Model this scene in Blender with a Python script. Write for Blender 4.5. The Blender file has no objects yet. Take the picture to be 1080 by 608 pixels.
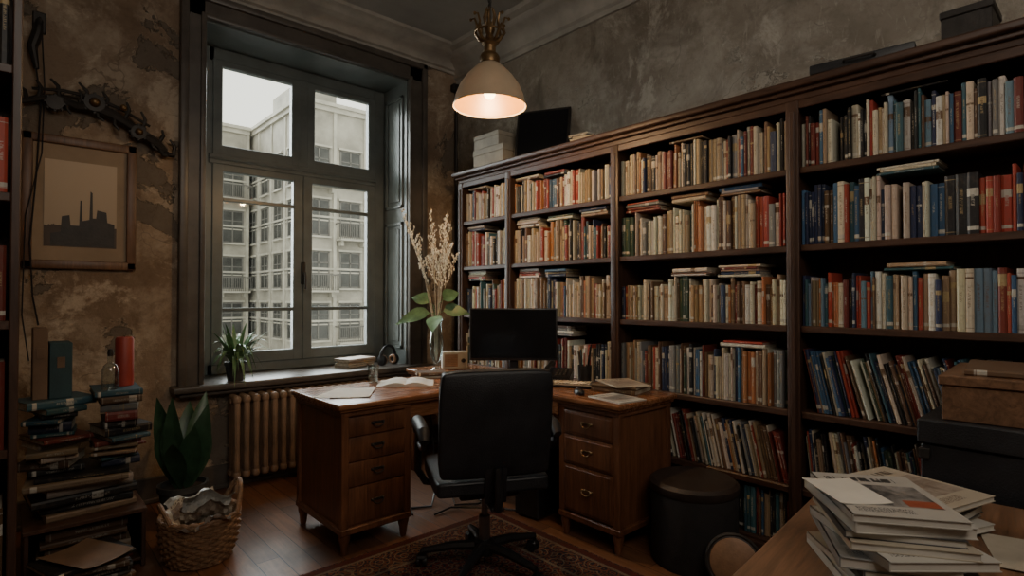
import bpy, bmesh, math, random
from mathutils import Vector, Matrix
R = random.Random(11)
PI = math.pi
COL = bpy.context.scene.collection

# ---------------------------------------------------------------- materials
def nt(name):
    m = bpy.data.materials.new(name); m.use_nodes = True
    t = m.node_tree; t.nodes.clear()
    out = t.nodes.new('ShaderNodeOutputMaterial')
    return m, t, out
class N:
    def __init__(s, t): s.t = t
    def node(s, typ, **kw):
        n = s.t.nodes.new(typ)
        for k, v in kw.items(): setattr(n, k, v)
        return n
    def link(s, a, b): s.t.links.new(a, b)
    def setin(s, inp, v):
        if isinstance(v, bpy.types.NodeSocket): s.link(v, inp)
        else:
            if isinstance(v, tuple) and len(v) == 3 and inp.type == 'RGBA': v = v + (1,)
            inp.default_value = v
    def math(s, op, a, b=0.0, clamp=False):
        n = s.node('ShaderNodeMath', operation=op); n.use_clamp = clamp
        s.setin(n.inputs[0], a); s.setin(n.inputs[1], b); return n.outputs[0]
    def mix(s, f, a, b, mode='MIX'):
        n = s.node('ShaderNodeMix', data_type='RGBA', blend_type=mode)
        s.setin(n.inputs[0], f); s.setin(n.inputs[6], a); s.setin(n.inputs[7], b); return n.outputs[2]
    def coord(s, scale=(1, 1, 1), rot=(0, 0, 0), which='Object'):
        c = s.node('ShaderNodeTexCoord'); m = s.node('ShaderNodeMapping')
        m.inputs['Scale'].default_value = scale; m.inputs['Rotation'].default_value = rot
        s.link(c.outputs[which], m.inputs[0]); return m.outputs[0]
    def noise(s, vec, scale, detail=4, rough=0.6, dist=0.0):
        n = s.node('ShaderNodeTexNoise'); s.link(vec, n.inputs['Vector'])
        n.inputs['Scale'].default_value = scale; n.inputs['Detail'].default_value = detail
        n.inputs['Roughness'].default_value = rough; n.inputs['Distortion'].default_value = dist
        return n.outputs['Fac']
    def ramp(s, f, a, b):
        n = s.node('ShaderNodeMapRange'); s.link(f, n.inputs[0])
        n.inputs[1].default_value = a; n.inputs[2].default_value = b; return n.outputs[0]
    def bump(s, h, strength=0.3, dist=0.01):
        n = s.node('ShaderNodeBump'); n.inputs['Strength'].default_value = strength
        n.inputs['Distance'].default_value = dist; s.link(h, n.inputs['Height']); return n.outputs[0]
    def bsdf(s, out, col, rough=0.5, metal=0.0, normal=None, spec=0.5):
        p = s.node('ShaderNodeBsdfPrincipled')
        s.setin(p.inputs['Base Color'], col); s.setin(p.inputs['Roughness'], rough)
        p.inputs['Metallic'].default_value = metal
        p.inputs['Specular IOR Level'].default_value = spec
        if normal is not None: s.link(normal, p.inputs['Normal'])
        s.link(p.outputs[0], out.inputs[0]); return p

def sc(c, k): return tuple(min(1, x * k) for x in c)
def simple(name, col, rough=0.5, metal=0.0, var=0.25, scale=8, bump=0.1, bs=60, spec=0.5):
    m, t, out = nt(name); n = N(t); v = n.coord()
    f = n.noise(v, scale, 5)
    c = n.mix(n.ramp(f, 0.3, 0.7), sc(col, 1 - var), sc(col, 1 + var))
    b = n.bump(n.noise(v, bs, 3), bump, 0.004)
    n.bsdf(out, c, n.math('ADD', n.math('MULTIPLY', f, 0.15), rough - 0.07, True), metal, b, spec)
    return m
def wood(name, col, axis='Z', rough=0.4, dark=0.45, scale=1.0, spec=0.5):
    m, t, out = nt(name); n = N(t)
    s = {'X': (1.2, 14, 14), 'Y': (14, 1.2, 14), 'Z': (14, 14, 1.2)}[axis]
    v = n.coord(tuple(x * scale for x in s))
    f1 = n.noise(v, 2.0, 8, 0.65, 1.2); f2 = n.noise(v, 9, 4, 0.7)
    f = n.math('ADD', n.math('MULTIPLY', f1, 0.7), n.math('MULTIPLY', f2, 0.3))
    c = n.mix(n.ramp(f, 0.35, 0.65), sc(col, dark), sc(col, 1.25))
    big = n.noise(n.coord(), 3.0, 3)
    c = n.mix(n.math('MULTIPLY', n.ramp(big, 0.5, 0.8), 0.6), c, sc(col, 0.35))
    n.bsdf(out, c, n.math('ADD', n.math('MULTIPLY', f, 0.3), rough - 0.12, True), 0, n.bump(f, 0.15, 0.003), spec)
    return m

def plaster(name, base, light, dark, peel, seed=0.0, peelt=0.56, scr=0.0):
    m, t, out = nt(name); n = N(t); v = n.coord()
    off = n.node('ShaderNodeVectorMath', operation='ADD'); n.link(v, off.inputs[0]); off.inputs[1].default_value = (seed, seed * 1.7, seed * .6)
    v = off.outputs[0]
    a = n.noise(v, 1.1, 10, 0.62, 0.4); b = n.noise(v, 3.2, 12, 0.7, 0.2); c = n.noise(v, 1.35, 10, 0.68, 0.5)
    c2 = n.noise(v, 1.9, 10, 0.72, 0.5); st = n.noise(v, 2.6, 6, 0.6, 0.8)
    fine = n.noise(v, 28, 8, 0.75)
    col = n.mix(n.ramp(a, 0.38, 0.62), dark, base)
    col = n.mix(n.math('MULTIPLY', n.ramp(b, 0.46, 0.62), 0.6), col, light)
    col = n.mix(n.math('MULTIPLY', n.ramp(c2, 0.54, 0.60), 0.7), col, sc(light, 1.12))
    col = n.mix(n.math('MULTIPLY', n.ramp(st, 0.56, 0.70), 0.7), col, sc(dark, 0.65))
    pm = n.ramp(c, peelt, peelt + 0.008)
    edge = n.math('MULTIPLY', n.ramp(c, peelt - .008, peelt), n.math('SUBTRACT', 1.0, pm))
    col = n.mix(n.math('MULTIPLY', edge, 0.5), col, sc(light, 1.25))
    col = n.mix(n.math('MULTIPLY', pm, 0.85), col, peel)
    vor = n.node('ShaderNodeTexVoronoi', feature='DISTANCE_TO_EDGE')
    dv = n.node('ShaderNodeVectorMath', operation='ADD'); nn = n.node('ShaderNodeTexNoise'); nn.inputs['Scale'].default_value = 2.2; nn.inputs['Detail'].default_value = 4
    n.link(v, nn.inputs['Vector']); n.link(v, dv.inputs[0]); n.link(nn.outputs['Color'], dv.inputs[1]); n.link(dv.outputs[0], vor.inputs['Vector'])
    vor.inputs['Scale'].default_value = 1.0
    crack = n.ramp(vor.outputs['Distance'], 0.006, 0.0)
    col = n.mix(n.math('MULTIPLY', crack, n.math('MULTIPLY', n.ramp(b, 0.44, 0.58), 0.55)), col, sc(dark, 0.4))
    if scr > 0:
        ms = n.node('ShaderNodeMapping'); ms.inputs['Rotation'].default_value = (0.6, 0.3, 0.2); ms.inputs['Scale'].default_value = (3, 18, 5); n.link(v, ms.inputs[0])
        sn = n.noise(ms.outputs[0], 1.6, 4, 0.7, 1.0)
        col = n.mix(n.math('MULTIPLY', n.ramp(sn, 0.60, 0.70), scr), col, sc(light, 1.25))
    col = n.mix(n.math('MULTIPLY', n.ramp(fine, 0.5, 0.72), 0.4), col, sc(dark, 0.6))
    h = n.math('ADD', n.math('MULTIPLY', fine, 0.4), n.math('MULTIPLY', pm, -0.9))
    h = n.math('ADD', h, n.math('MULTIPLY', b, 0.9))
    n.bsdf(out, col, 0.85, 0, n.bump(h, 0.85, 0.022), 0.25)
    return m

M_wallN = plaster('plaster_ochre', (0.34, 0.25, 0.175), (0.53, 0.44, 0.335), (0.19, 0.13, 0.087), (0.15, 0.125, 0.10), 0.0, 0.555)
M_wallE = plaster('plaster_grey', (0.34, 0.30, 0.245), (0.46, 0.42, 0.355), (0.21, 0.178, 0.14), (0.39, 0.35, 0.29), 5.3, 0.6, 0.35)
M_ceil = simple('ceiling_paint', (0.38, 0.37, 0.34), 0.9, 0, 0.2, 1.5, 0.2)
M_trim = simple('cornice_paint', (0.40, 0.375, 0.33), 0.7, 0, 0.25, 4, 0.2)
M_case = simple('window_casing_paint', (0.095, 0.083, 0.072), 0.38, 0, 0.3, 6, 0.15)
M_win = simple('window_paint_grey_green', (0.145, 0.165, 0.160), 0.34, 0, 0.2, 5, 0.1)
M_shelf = wood('dark_walnut', (0.066, 0.033, 0.021), 'Z', 0.42)
M_shelfY = wood('dark_walnut_boards', (0.074, 0.036, 0.022), 'Y', 0.42)
M_desk = wood('desk_mahogany', (0.27, 0.112, 0.050), 'X', 0.24, .45)
M_deskV = wood('desk_mahogany_vertical', (0.18, 0.073, 0.035), 'Z', 0.34, .45)
M_deskY = wood('desk_mahogany_return', (0.265, 0.110, 0.049), 'Y', 0.24, .45)
M_table = wood('oak_brown', (0.21, 0.11, 0.06), 'X', 0.4)
M_rad = simple('radiator_enamel', (0.25, 0.168, 0.112), 0.40, 0, 0.4, 9, 0.3)
M_leather = simple('black_leather', (0.018, 0.019, 0.022), 0.36, 0, 0.3, 10, 0.5, 180)
M_plastic = simple('black_plastic', (0.016, 0.016, 0.018), 0.35, 0, 0.2, 10, 0.1, 200)
M_screen = simple('screen_glass', (0.008, 0.009, 0.012), 0.14, 0, 0.1, 3, 0.0)
M_dark = simple('dark_iron', (0.040, 0.036, 0.033), 0.5, 0.5, 0.3, 14, 0.3)
M_brass = simple('aged_brass', (0.20, 0.125, 0.06), 0.42, 0.8, 0.5, 16, 0.25)
M_steel = simple('grey_steel', (0.25, 0.25, 0.25), 0.35, 0.9, 0.2, 10, 0.1)
M_felt = simple('black_fabric', (0.020, 0.018, 0.018), 0.9, 0, 0.3, 20, 0.6, 300)
M_stool = simple('dark_brown_leather', (0.034, 0.024, 0.020), 0.5, 0, 0.3, 12, 0.4, 160)
M_paper = simple('paper_white', (0.60, 0.57, 0.51), 0.8, 0, 0.1, 5, 0.1)
M_plast = simple('silvery_plastic_wrap', (0.50, 0.50, 0.47), 0.25, 0.15, 0.4, 9, 0.6, 40)
M_pages = simple('book_pages', (0.44, 0.38, 0.29), 0.85, 0, 0.3, 40, 0.3, 300)
M_leaf2 = simple('leaf_light_green', (0.13, 0.24, 0.11), 0.4, 0, 0.4, 14, 0.2)
M_leafd = simple('leaf_deep_green', (0.038, 0.088, 0.045), 0.33, 0, 0.4, 10, 0.2)
M_dry = simple('dried_cream', (0.84, 0.79, 0.67), 0.8, 0, 0.12, 25, 0.2)
M_stem = simple('stem_brown', (0.55, 0.48, 0.36), 0.7, 0, 0.3, 25, 0.2)
M_potd = simple('pot_dark_glaze', (0.05, 0.052, 0.05), 0.45, 0, 0.4, 10, 0.2)
M_soil = simple('soil', (0.03, 0.02, 0.013), 0.95, 0, 0.5, 40, 0.9)
M_wick = simple('wicker', (0.23, 0.13, 0.07), 0.6, 0, 0.45, 40, 0.4)
M_red = simple('red_wax', (0.32, 0.045, 0.032), 0.5, 0, 0.2, 5, 0.1)
M_teal = simple('teal_cloth', (0.030, 0.065, 0.073), 0.75, 0, 0.25, 8, 0.3)
M_tan = simple('tan_leather', (0.28, 0.155, 0.085), 0.5, 0, 0.3, 10, 0.3)
M_kraft = simple('kraft_board', (0.17, 0.105, 0.065), 0.75, 0, 0.25, 7, 0.2)
M_cream = simple('cream_card', (0.42, 0.37, 0.29), 0.7, 0, 0.2, 6, 0.15)
M_stone = simple('facade_stone', (0.37, 0.35, 0.30), 0.9, 0, 0.3, 0.7, 0.3, 6)
M_stone2 = simple('facade_trim', (0.45, 0.43, 0.37), 0.9, 0, 0.25, 0.9, 0.2, 6)
M_fwin = simple('facade_glass', (0.065, 0.067, 0.063), 0.25, 0, 0.6, 0.8, 0.0)
M_fframe = simple('facade_window_frame', (0.155, 0.15, 0.138), 0.7)
M_asph = simple('asphalt', (0.08, 0.08, 0.08), 0.9)
M_mat = simple('picture_mount', (0.30, 0.225, 0.155), 0.8, 0, 0.2, 3, 0.1)
M_frame = wood('frame_wood', (0.17, 0.088, 0.048), 'Z', 0.4)

def glassmat(name, tint, base, edge):
    m, t, out = nt(name); n = N(t)
    tr = n.node('ShaderNodeBsdfTransparent'); tr.inputs[0].default_value = tint + (1,)
    gl = n.node('ShaderNodeBsdfGlossy'); gl.inputs['Roughness'].default_value = 0.03
    lw = n.node('ShaderNodeLayerWeight'); lw.inputs[0].default_value = 0.25
    mx = n.node('ShaderNodeMixShader')
    n.link(n.math('ADD', n.math('MULTIPLY', lw.outputs['Facing'], edge), base, True), mx.inputs[0])
    n.link(tr.outputs[0], mx.inputs[1]); n.link(gl.outputs[0], mx.inputs[2]); n.link(mx.outputs[0], out.inputs[0]); return m
M_glass = glassmat('window_glass', (0.95, 0.96, 0.94), 0.012, 0.08)
M_vglass = glassmat('clear_glass', (0.86, 0.91, 0.90), 0.10, 0.75)

def emis(name, col, st):
    m, t, out = nt(name); n = N(t); e = n.node('ShaderNodeEmission')
    e.inputs[0].default_value = col + (1,); e.inputs[1].default_value = st; n.link(e.outputs[0], out.inputs[0]); return m
M_bulb = emis('bulb_glow', (1.0, 0.74, 0.36), 14)

def shade_mat(name, c1, c2, tfac, tc):
    m, t, out = nt(name); n = N(t); v = n.coord()
    c = n.mix(n.noise(v, 12, 4), c1, c2)
    d = n.node('ShaderNodeBsdfPrincipled'); n.setin(d.inputs['Base Color'], c); d.inputs['Roughness'].default_value = 0.4
    tl = n.node('ShaderNodeBsdfTranslucent'); tl.inputs[0].default_value = tc + (1,)
    mx = n.node('ShaderNodeMixShader'); mx.inputs[0].default_value = tfac
    n.link(d.outputs[0], mx.inputs[1]); n.link(tl.outputs[0], mx.inputs[2]); n.link(mx.outputs[0], out.inputs[0]); return m
M_shade = shade_mat('lamp_enamel', (0.42, 0.34, 0.24), (0.56, 0.46, 0.33), 0.05, (0.70, 0.48, 0.22))
M_shadein = shade_mat('lamp_lining', (0.20, 0.090, 0.006), (0.24, 0.11, 0.009), 0.04, (0.65, 0.45, 0.2))

def floor_mat():
    m, t, out = nt('plank_floor'); n = N(t)
    v = n.coord((1, 1, 1), (0, 0, PI / 2))
    b = n.node('ShaderNodeTexBrick'); n.link(v, b.inputs['Vector'])
    b.inputs['Scale'].default_value = 1.0; b.inputs['Brick Width'].default_value = 1.3; b.inputs['Row Height'].default_value = 0.115
    b.inputs['Mortar Size'].default_value = 0.0025; b.inputs['Mortar Smooth'].default_value = 0.3
    b.inputs['Color1'].default_value = (0.26, 0.115, 0.055, 1); b.inputs['Color2'].default_value = (0.13, 0.058, 0.030, 1)
    b.inputs['Mortar'].default_value = (0.010, 0.005, 0.003, 1)
    g = n.noise(n.coord((14, 1.0, 1)), 3, 8, 0.7, 0.6)
    c = n.mix(n.math('MULTIPLY', n.ramp(g, 0.4, 0.7), 0.6), b.outputs['Color'], (0.05, 0.022, 0.013))
    worn = n.noise(n.coord(), 1.8, 8, 0.7, 0.5)
    c = n.mix(n.math('MULTIPLY', n.ramp(worn, 0.5, 0.68), 0.6), c, (0.045, 0.024, 0.015))
    h = n.math('ADD', n.math('MULTIPLY', g, 0.2), n.math('MULTIPLY', b.outputs['Fac'], -1.0))
    w = n.noise(n.coord(), 2.5, 5)
    n.bsdf(out, c, n.math('ADD', n.math('MULTIPLY', w, 0.45), 0.15, True), 0, n.bump(h, 0.35, 0.004)); return m
M_floor = floor_mat()

def rug_mat(hx, hy):
    m, t, out = nt('oriental_rug'); n = N(t)
    c = n.node('ShaderNodeTexCoord'); sp = n.node('ShaderNodeSeparateXYZ'); n.link(c.outputs['Object'], sp.inputs[0])
    ax = n.math('ABSOLUTE', sp.outputs[0]); ay = n.math('ABSOLUTE', sp.outputs[1])
    e = n.math('MINIMUM', n.math('SUBTRACT', hx, ax), n.math('SUBTRACT', hy, ay))
    cmb = n.node('ShaderNodeCombineXYZ'); n.link(ax, cmb.inputs[0]); n.link(ay, cmb.inputs[1])
    def vor(scale, feat='F1'):
        q = n.node('ShaderNodeTexVoronoi', feature=feat); n.link(cmb.outputs[0], q.inputs['Vector']); q.inputs['Scale'].default_value = scale
        q.inputs['Randomness'].default_value = 0.45; return q
    v1 = vor(9); v2 = vor(24)
    s1 = n.math('FRACT', n.math('MULTIPLY', v1.outputs['Distance'], 4.5))
    s2 = n.math('FRACT', n.math('MULTIPLY', v2.outputs['Distance'], 3.0))
    field = n.mix(n.math('GREATER_THAN', s1, 0.6), (0.12, 0.024, 0.018), (0.026, 0.026, 0.040))
    field = n.mix(n.math('GREATER_THAN', s2, 0.66), field, (0.18, 0.11, 0.07))
    bord = n.mix(n.math('GREATER_THAN', s2, 0.5), (0.026, 0.026, 0.038), (0.16, 0.062, 0.036))
    bord = n.mix(n.math('GREATER_THAN', s1, 0.78), bord, (0.21, 0.15, 0.10))
    col = n.mix(n.math('LESS_THAN', e, 0.24), field, bord)
    for a, w, cc in ((0.235, 0.008, (0.20, 0.155, 0.11)), (0.06, 0.008, (0.20, 0.155, 0.11)), (0.03, 0.02, (0.09, 0.026, 0.02))):
        k = n.math('LESS_THAN', n.math('ABSOLUTE', n.math('SUBTRACT', e, a)), w); col = n.mix(k, col, cc)
    nz = n.noise(n.coord(), 160, 3); wn = n.noise(n.coord(), 3.5, 7, 0.7)
    col = n.mix(n.math('MULTIPLY', n.ramp(nz, 0.4, 0.7), 0.5), col, (0.03, 0.02, 0.017))
    col = n.mix(n.math('MULTIPLY', n.ramp(wn, 0.48, 0.65), 0.6), col, (0.055, 0.035, 0.027))
    n.bsdf(out, col, 0.95, 0, n.bump(nz, 0.8, 0.004), 0.1); return m

def book_mat():
    m, t, out = nt('book_cover'); n = N(t)
    a = n.node('ShaderNodeAttribute', attribute_name='Col'); b = n.node('ShaderNodeAttribute', attribute_name='Lab')
    uv = n.node('ShaderNodeUVMap'); uv.uv_map = 'UVMap'; sp = n.node('ShaderNodeSeparateXYZ'); n.link(uv.outputs[0], sp.inputs[0])
    u, v = sp.outputs[0], sp.outputs[1]; r = b.outputs['Alpha']
    def frac(k): return n.math('FRACT', n.math('MULTIPLY', r, k))
    def band(x, c, w): return n.math('LESS_THAN', n.math('ABSOLUTE', n.math('SUBTRACT', x, c)), w)
    c = n.math('ADD', n.math('MULTIPLY', r, 0.28), 0.58)
    w = n.math('ADD', n.math('MULTIPLY', frac(7.3), 0.08), 0.015)
    m1 = n.math('MULTIPLY', band(v, c, w), n.math('GREATER_THAN', frac(13.1), 0.6))
    m2 = n.math('MULTIPLY', band(v, 0.10, 0.03), n.math('GREATER_THAN', frac(29.7), 0.6))
    cmb = n.node('ShaderNodeCombineXYZ'); n.link(n.math('MULTIPLY', u, 3.0), cmb.inputs[0]); n.link(n.math('MULTIPLY', v, 95), cmb.inputs[1]); n.link(n.math('MULTIPLY', r, 91), cmb.inputs[2])
    nz = n.noise(cmb.outputs[0], 1.0, 1, 0.5)
    title = n.math('MULTIPLY', n.math('GREATER_THAN', nz, 0.50), band(u, 0.5, 0.16))
    title = n.math('MULTIPLY', title, band(v, 0.55, n.math('ADD', n.math('MULTIPLY', frac(5.7), 0.2), 0.08)))
    lines = n.math('MULTIPLY', n.math('MAXIMUM', band(v, 0.93, 0.006), band(v, 0.06, 0.006)), n.math('GREATER_THAN', frac(17.3), 0.5))
    col = n.mix(m1, a.outputs['Color'], b.outputs['Color'])
    tcol = n.mix(m1, b.outputs['Color'], a.outputs['Color'])
    col = n.mix(n.math('MULTIPLY', title, 0.6), col, tcol)
    col = n.mix(n.math('MULTIPLY', lines, .7), col, b.outputs['Color'])
    col = n.mix(m2, col, (0.50, 0.47, 0.40))
    wear = n.noise(n.coord((1, 1, 1)), 45, 5)
    col = n.mix(n.math('MULTIPLY', n.ramp(wear, 0.5, 0.75), 0.35), col, (0.13, 0.10, 0.07))
    n.bsdf(out, col, 0.52, 0, n.bump(wear, 0.15, 0.002), 0.4); return m
M_book = book_mat()

def mag_mat(name, seed, base, pic1, pic2, accent=None):
    m, t, out = nt(name); n = N(t)
    tc = n.node('ShaderNodeTexCoord'); sp = n.node('ShaderNodeSeparateXYZ'); n.link(tc.outputs['Generated'], sp.inputs[0])
    u, v = sp.outputs[0], sp.outputs[1]
    off = n.node('ShaderNodeVectorMath', operation='ADD'); n.link(tc.outputs['Generated'], off.inputs[0]); off.inputs[1].default_value = (seed, seed * .7, 0)
    f = n.noise(off.outputs[0], 3.0, 6, 0.7, 0.6)
    pic = n.mix(n.ramp(f, 0.40, 0.60), pic1, pic2)
    def inb(x, a, b): return n.math('MULTIPLY', n.math('GREATER_THAN', x, a), n.math('LESS_THAN', x, b))
    col = n.mix(n.math('MULTIPLY', inb(u, 0.08, 0.92), inb(v, 0.22, 0.72)), base, pic)
    if accent: col = n.mix(n.math('MULTIPLY', inb(u, 0.62, 0.92), inb(v, 0.24, 0.38)), col, accent)
    mp = n.node('ShaderNodeMapping'); mp.inputs['Scale'].default_value = (26, 3, 1); n.link(off.outputs[0], mp.inputs[0])
    tt = n.math('GREATER_THAN', n.noise(mp.outputs[0], 1, 1), 0.48)
    col = n.mix(n.math('MULTIPLY', tt, n.math('MULTIPLY', inb(u, 0.1, 0.8), inb(v, 0.80, 0.90))), col, sc(pic1, 0.6))
    mp2 = n.node('ShaderNodeMapping'); mp2.inputs['Scale'].default_value = (60, 90, 1); n.link(off.outputs[0], mp2.inputs[0])
    t2 = n.math('GREATER_THAN', n.noise(mp2.outputs[0], 1, 1), 0.52)
    col = n.mix(n.math('MULTIPLY', t2, n.math('MULTIPLY', inb(u, 0.1, 0.6), inb(v, 0.08, 0.18))), col, sc(pic1, 0.8))
    n.bsdf(out, col, 0.35); return m
M_mags = [mag_mat('magazine_print_' + w, i * 3.1, c, p, q, ac) for i, (w, c, p, q, ac) in enumerate([
    ('white', (0.52, 0.50, 0.45), (0.12, 0.11, 0.10), (0.36, 0.34, 0.31), None), ('grey', (0.26, 0.26, 0.25), (0.06, 0.065, 0.07), (0.30, 0.30, 0.28), (0.26, 0.08, 0.04)), ('dark', (0.07, 0.07, 0.07), (0.04, 0.04, 0.045), (0.30, 0.28, 0.25), None),
    ('cream', (0.44, 0.385, 0.30), (0.16, 0.11, 0.08), (0.38, 0.32, 0.26), None), ('rust', (0.42, 0.40, 0.36), (0.06, 0.06, 0.06), (0.28, 0.26, 0.24), (0.32, 0.075, 0.035))])]

def art_mat():
    m, t, out = nt('sepia_print'); n = N(t)
    c = n.node('ShaderNodeTexCoord'); sp = n.node('ShaderNodeSeparateXYZ'); n.link(c.outputs['Generated'], sp.inputs[0])
    f = n.noise(c.outputs['Generated'], 5, 8, 0.7)
    z = sp.outputs[2]
    sky = n.mix(z, (0.40, 0.31, 0.215), (0.50, 0.40, 0.29))
    hz = n.math('ADD', n.math('MULTIPLY', f, 0.16), 0.16)
    col = n.mix(n.math('LESS_THAN', z, hz), sky, (0.07, 0.05, 0.038))
    n.bsdf(out, col, 0.6); return m
M_art = art_mat()

# ---------------------------------------------------------------- geometry helpers
class G:
    def __init__(s): s.bm = bmesh.new()
    def _merge(s, tb, mat, M=None):
        for f in tb.faces: f.material_index = mat
        if M is not None: bmesh.ops.transform(tb, matrix=M, verts=tb.verts)
        me = bpy.data.meshes.new('tmp'); tb.to_mesh(me); tb.free(); s.bm.from_mesh(me); bpy.data.meshes.remove(me)
    def box(s, c, d, bev=0.0, mat=0, rot=None, seg=1):
        tb = bmesh.new(); bmesh.ops.create_cube(tb, size=1.0)
        bmesh.ops.scale(tb, vec=d, verts=tb.verts)
        if bev > 0: bmesh.ops.bevel(tb, geom=tb.edges[:], offset=min(bev, min(d) * 0.45), segments=seg, profile=0.5, affect='EDGES')
        M = Matrix.Translation(c)
        if rot is not None: M = M @ rot
        s._merge(tb, mat, M); return s
    def bb(s, x0, x1, y0, y1, z0, z1, bev=0.0, mat=0, seg=1):
        return s.box(((x0 + x1) / 2, (y0 + y1) / 2, (z0 + z1) / 2), (abs(x1 - x0), abs(y1 - y0), abs(z1 - z0)), bev, mat, None, seg)
    def lathe(s, prof, c=(0, 0, 0), seg=32, mat=0, M=None, caps=True):
        tb = bmesh.new(); rings = []
        for r, z in prof:
            rings.append([tb.verts.new((max(r, 1e-4) * math.cos(2 * PI * i / seg), max(r, 1e-4) * math.sin(2 * PI * i / seg), z)) for i in range(seg)])
        for a, b in zip(rings, rings[1:]):
            for i in range(seg): tb.faces.new((a[i], a[(i + 1) % seg], b[(i + 1) % seg], b[i]))
        if caps:
            tb.faces.new(rings[0][::-1]); tb.faces.new(rings[-1])
        bmesh.ops.recalc_face_normals(tb, faces=tb.faces)
        s._merge(tb, mat, Matrix.Translation(c) @ (M or Matrix.Identity(4))); return s
    def tube(s, pts, r, seg=8, mat=0, closed=False):
        pts = [Vector(p) for p in pts]; n = len(pts)
        rs = r if isinstance(r, (list, tuple)) else [r] * n
        tb = bmesh.new(); rings = []; up = None
        for i, p in enumerate(pts):
            if closed: tg = pts[(i + 1) % n] - pts[i - 1]
            else: tg = pts[min(i + 1, n - 1)] - pts[max(i - 1, 0)]
            tg.normalize()
            if up is None: up = tg.orthogonal().normalized()
            up = (up - tg * up.dot(tg))
            if up.length < 1e-5: up = tg.orthogonal()
            up.normalize(); sd = tg.cross(up)
            rings.append([tb.verts.new(p + (up * math.cos(2 * PI * k / seg) + sd * math.sin(2 * PI * k / seg)) * rs[i]) for k in range(seg)])
        pr = list(zip(rings, rings[1:])) + ([(rings[-1], rings[0])] if closed else [])
        for a, b in pr:
            for k in range(seg): tb.faces.new((a[k], a[(k + 1) % seg], b[(k + 1) % seg], b[k]))
        if not closed: tb.faces.new(rings[0][::-1]); tb.faces.new(rings[-1])
        bmesh.ops.recalc_face_normals(tb, faces=tb.faces)
        s._merge(tb, mat); return s
    def sph(s, c, r, mat=0, sub=2, scale=(1, 1, 1), rot=None):
        tb = bmesh.new(); bmesh.ops.create_icosphere(tb, subdivisions=sub, radius=r)
        M = Matrix.Translation(c)
        if rot is not None: M = M @ rot
        s._merge(tb, mat, M @ Matrix.Diagonal((*scale, 1))); return s
    def poly(s, verts, faces, mat=0):
        tb = bmesh.new(); vs = [tb.verts.new(v) for v in verts]
        for f in faces: tb.faces.new([vs[i] for i in f])
        s._merge(tb, mat); return s
    def leaf(s, base, d, L, W, droop=0.3, mat=0, seg=7, fold=0.15, pw=0.8, nrm=None):
        base = Vector(base); d = Vector(d).normalized(); up = Vector(nrm).normalized() if nrm is not None else Vector((0, 0, 1))
        side = d.cross(up)
        if side.length < 1e-3: side = Vector((1, 0, 0))
        side.normalize(); V = []; F = []
        for i in range(seg + 1):
            t = i / seg; p = base + d * L * t + Vector((0, 0, -droop * L * t * t))
            w = W * 0.5 * max(0.03, math.sin(PI * min(1, max(0.0, t)) ** pw))
            V += [p - side * w + up * (w * fold), p, p + side * w + up * (w * fold)]
        for i in range(seg):
            a = i * 3; F += [(a, a + 1, a + 4, a + 3), (a + 1, a + 2, a + 5, a + 4)]
        return s.poly(V, F, mat)

def mk(name, g, mats, parent=None, loc=(0, 0, 0), rot=(0, 0, 0), shift=None, smooth=True, ang=35):
    if shift is not None: bmesh.ops.translate(g.bm, vec=-Vector(shift), verts=g.bm.verts)
    me = bpy.data.meshes.new(name); g.bm.to_mesh(me); g.bm.free()
    for m in (mats if isinstance(mats, (list, tuple)) else [mats]): me.materials.append(m)
    if smooth and len(me.polygons):
        me.polygons.foreach_set('use_smooth', [True] * len(me.polygons)); me.set_sharp_from_angle(angle=math.radians(ang))
    o = bpy.data.objects.new(name, me); COL.objects.link(o)
    o.location = loc; o.rotation_euler = rot
    if parent: o.parent = parent
    return o
def tag(o, label, cat, group=None):
    o['label'] = label; o['category'] = cat
    if group: o['group'] = group
    return o
def thing(name, label, cat, loc=(0, 0, 0), rz=0.0, group=None):
    e = bpy.data.objects.new(name, None); e.empty_display_size = 0.1; COL.objects.link(e)
    e.location = loc; e.rotation_euler = (0, 0, rz); tag(e, label, cat, group); return e
def part(top, name, g, mats, parent=None, smooth=True, ang=35, label=None):
    """geometry given in WORLD coordinates, top is unrotated"""
    o = mk(name, g, mats, parent or top, shift=top.location, smooth=smooth, ang=ang)
    if label: o['label'] = label
    return o
def lpart(parent, name, g, mats, loc=(0, 0, 0), rot=(0, 0, 0), smooth=True, ang=35):
    return mk(name, g, mats, parent, loc, rot, smooth=smooth, ang=ang)
def struct(o): o['kind'] = 'structure'; return o
def RX(a): return Matrix.Rotation(a, 4, 'X')
def RY(a): return Matrix.Rotation(a, 4, 'Y')
def RZ(a): return Matrix.Rotation(a, 4, 'Z')

# ---------------------------------------------------------------- room shell
XW, YS, ZC = -3.9, -5.3, 3.5
struct(mk('floor', G().bb(XW, 0, YS, 0, -0.1, 0), M_floor))
struct(mk('ceiling', G().bb(XW, 0, YS, 0, ZC, ZC + 0.1), M_ceil))
ox0, ox1, oz0, oz1 = -2.12, -0.54, 0.72, 3.17
g = G(); g.bb(XW, ox0, 0, 0.5, -0.1, ZC + .1); g.bb(ox1, 0.2, 0, 0.5, -0.1, ZC + .1); g.bb(ox0, ox1, 0, 0.5, -0.1, oz0 - 0.04); g.bb(ox0, ox1, 0, 0.5, oz1, ZC + .1)
struct(mk('wall_north', g, M_wallN, smooth=False))
struct(mk('wall_east', G().bb(0, 0.2, YS, 0, -0.1, ZC + .1), M_wallE))
struct(mk('wall_south', G().bb(XW, 0.2, YS - 0.2, YS, -0.1, ZC + .1), M_wallE))
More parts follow.
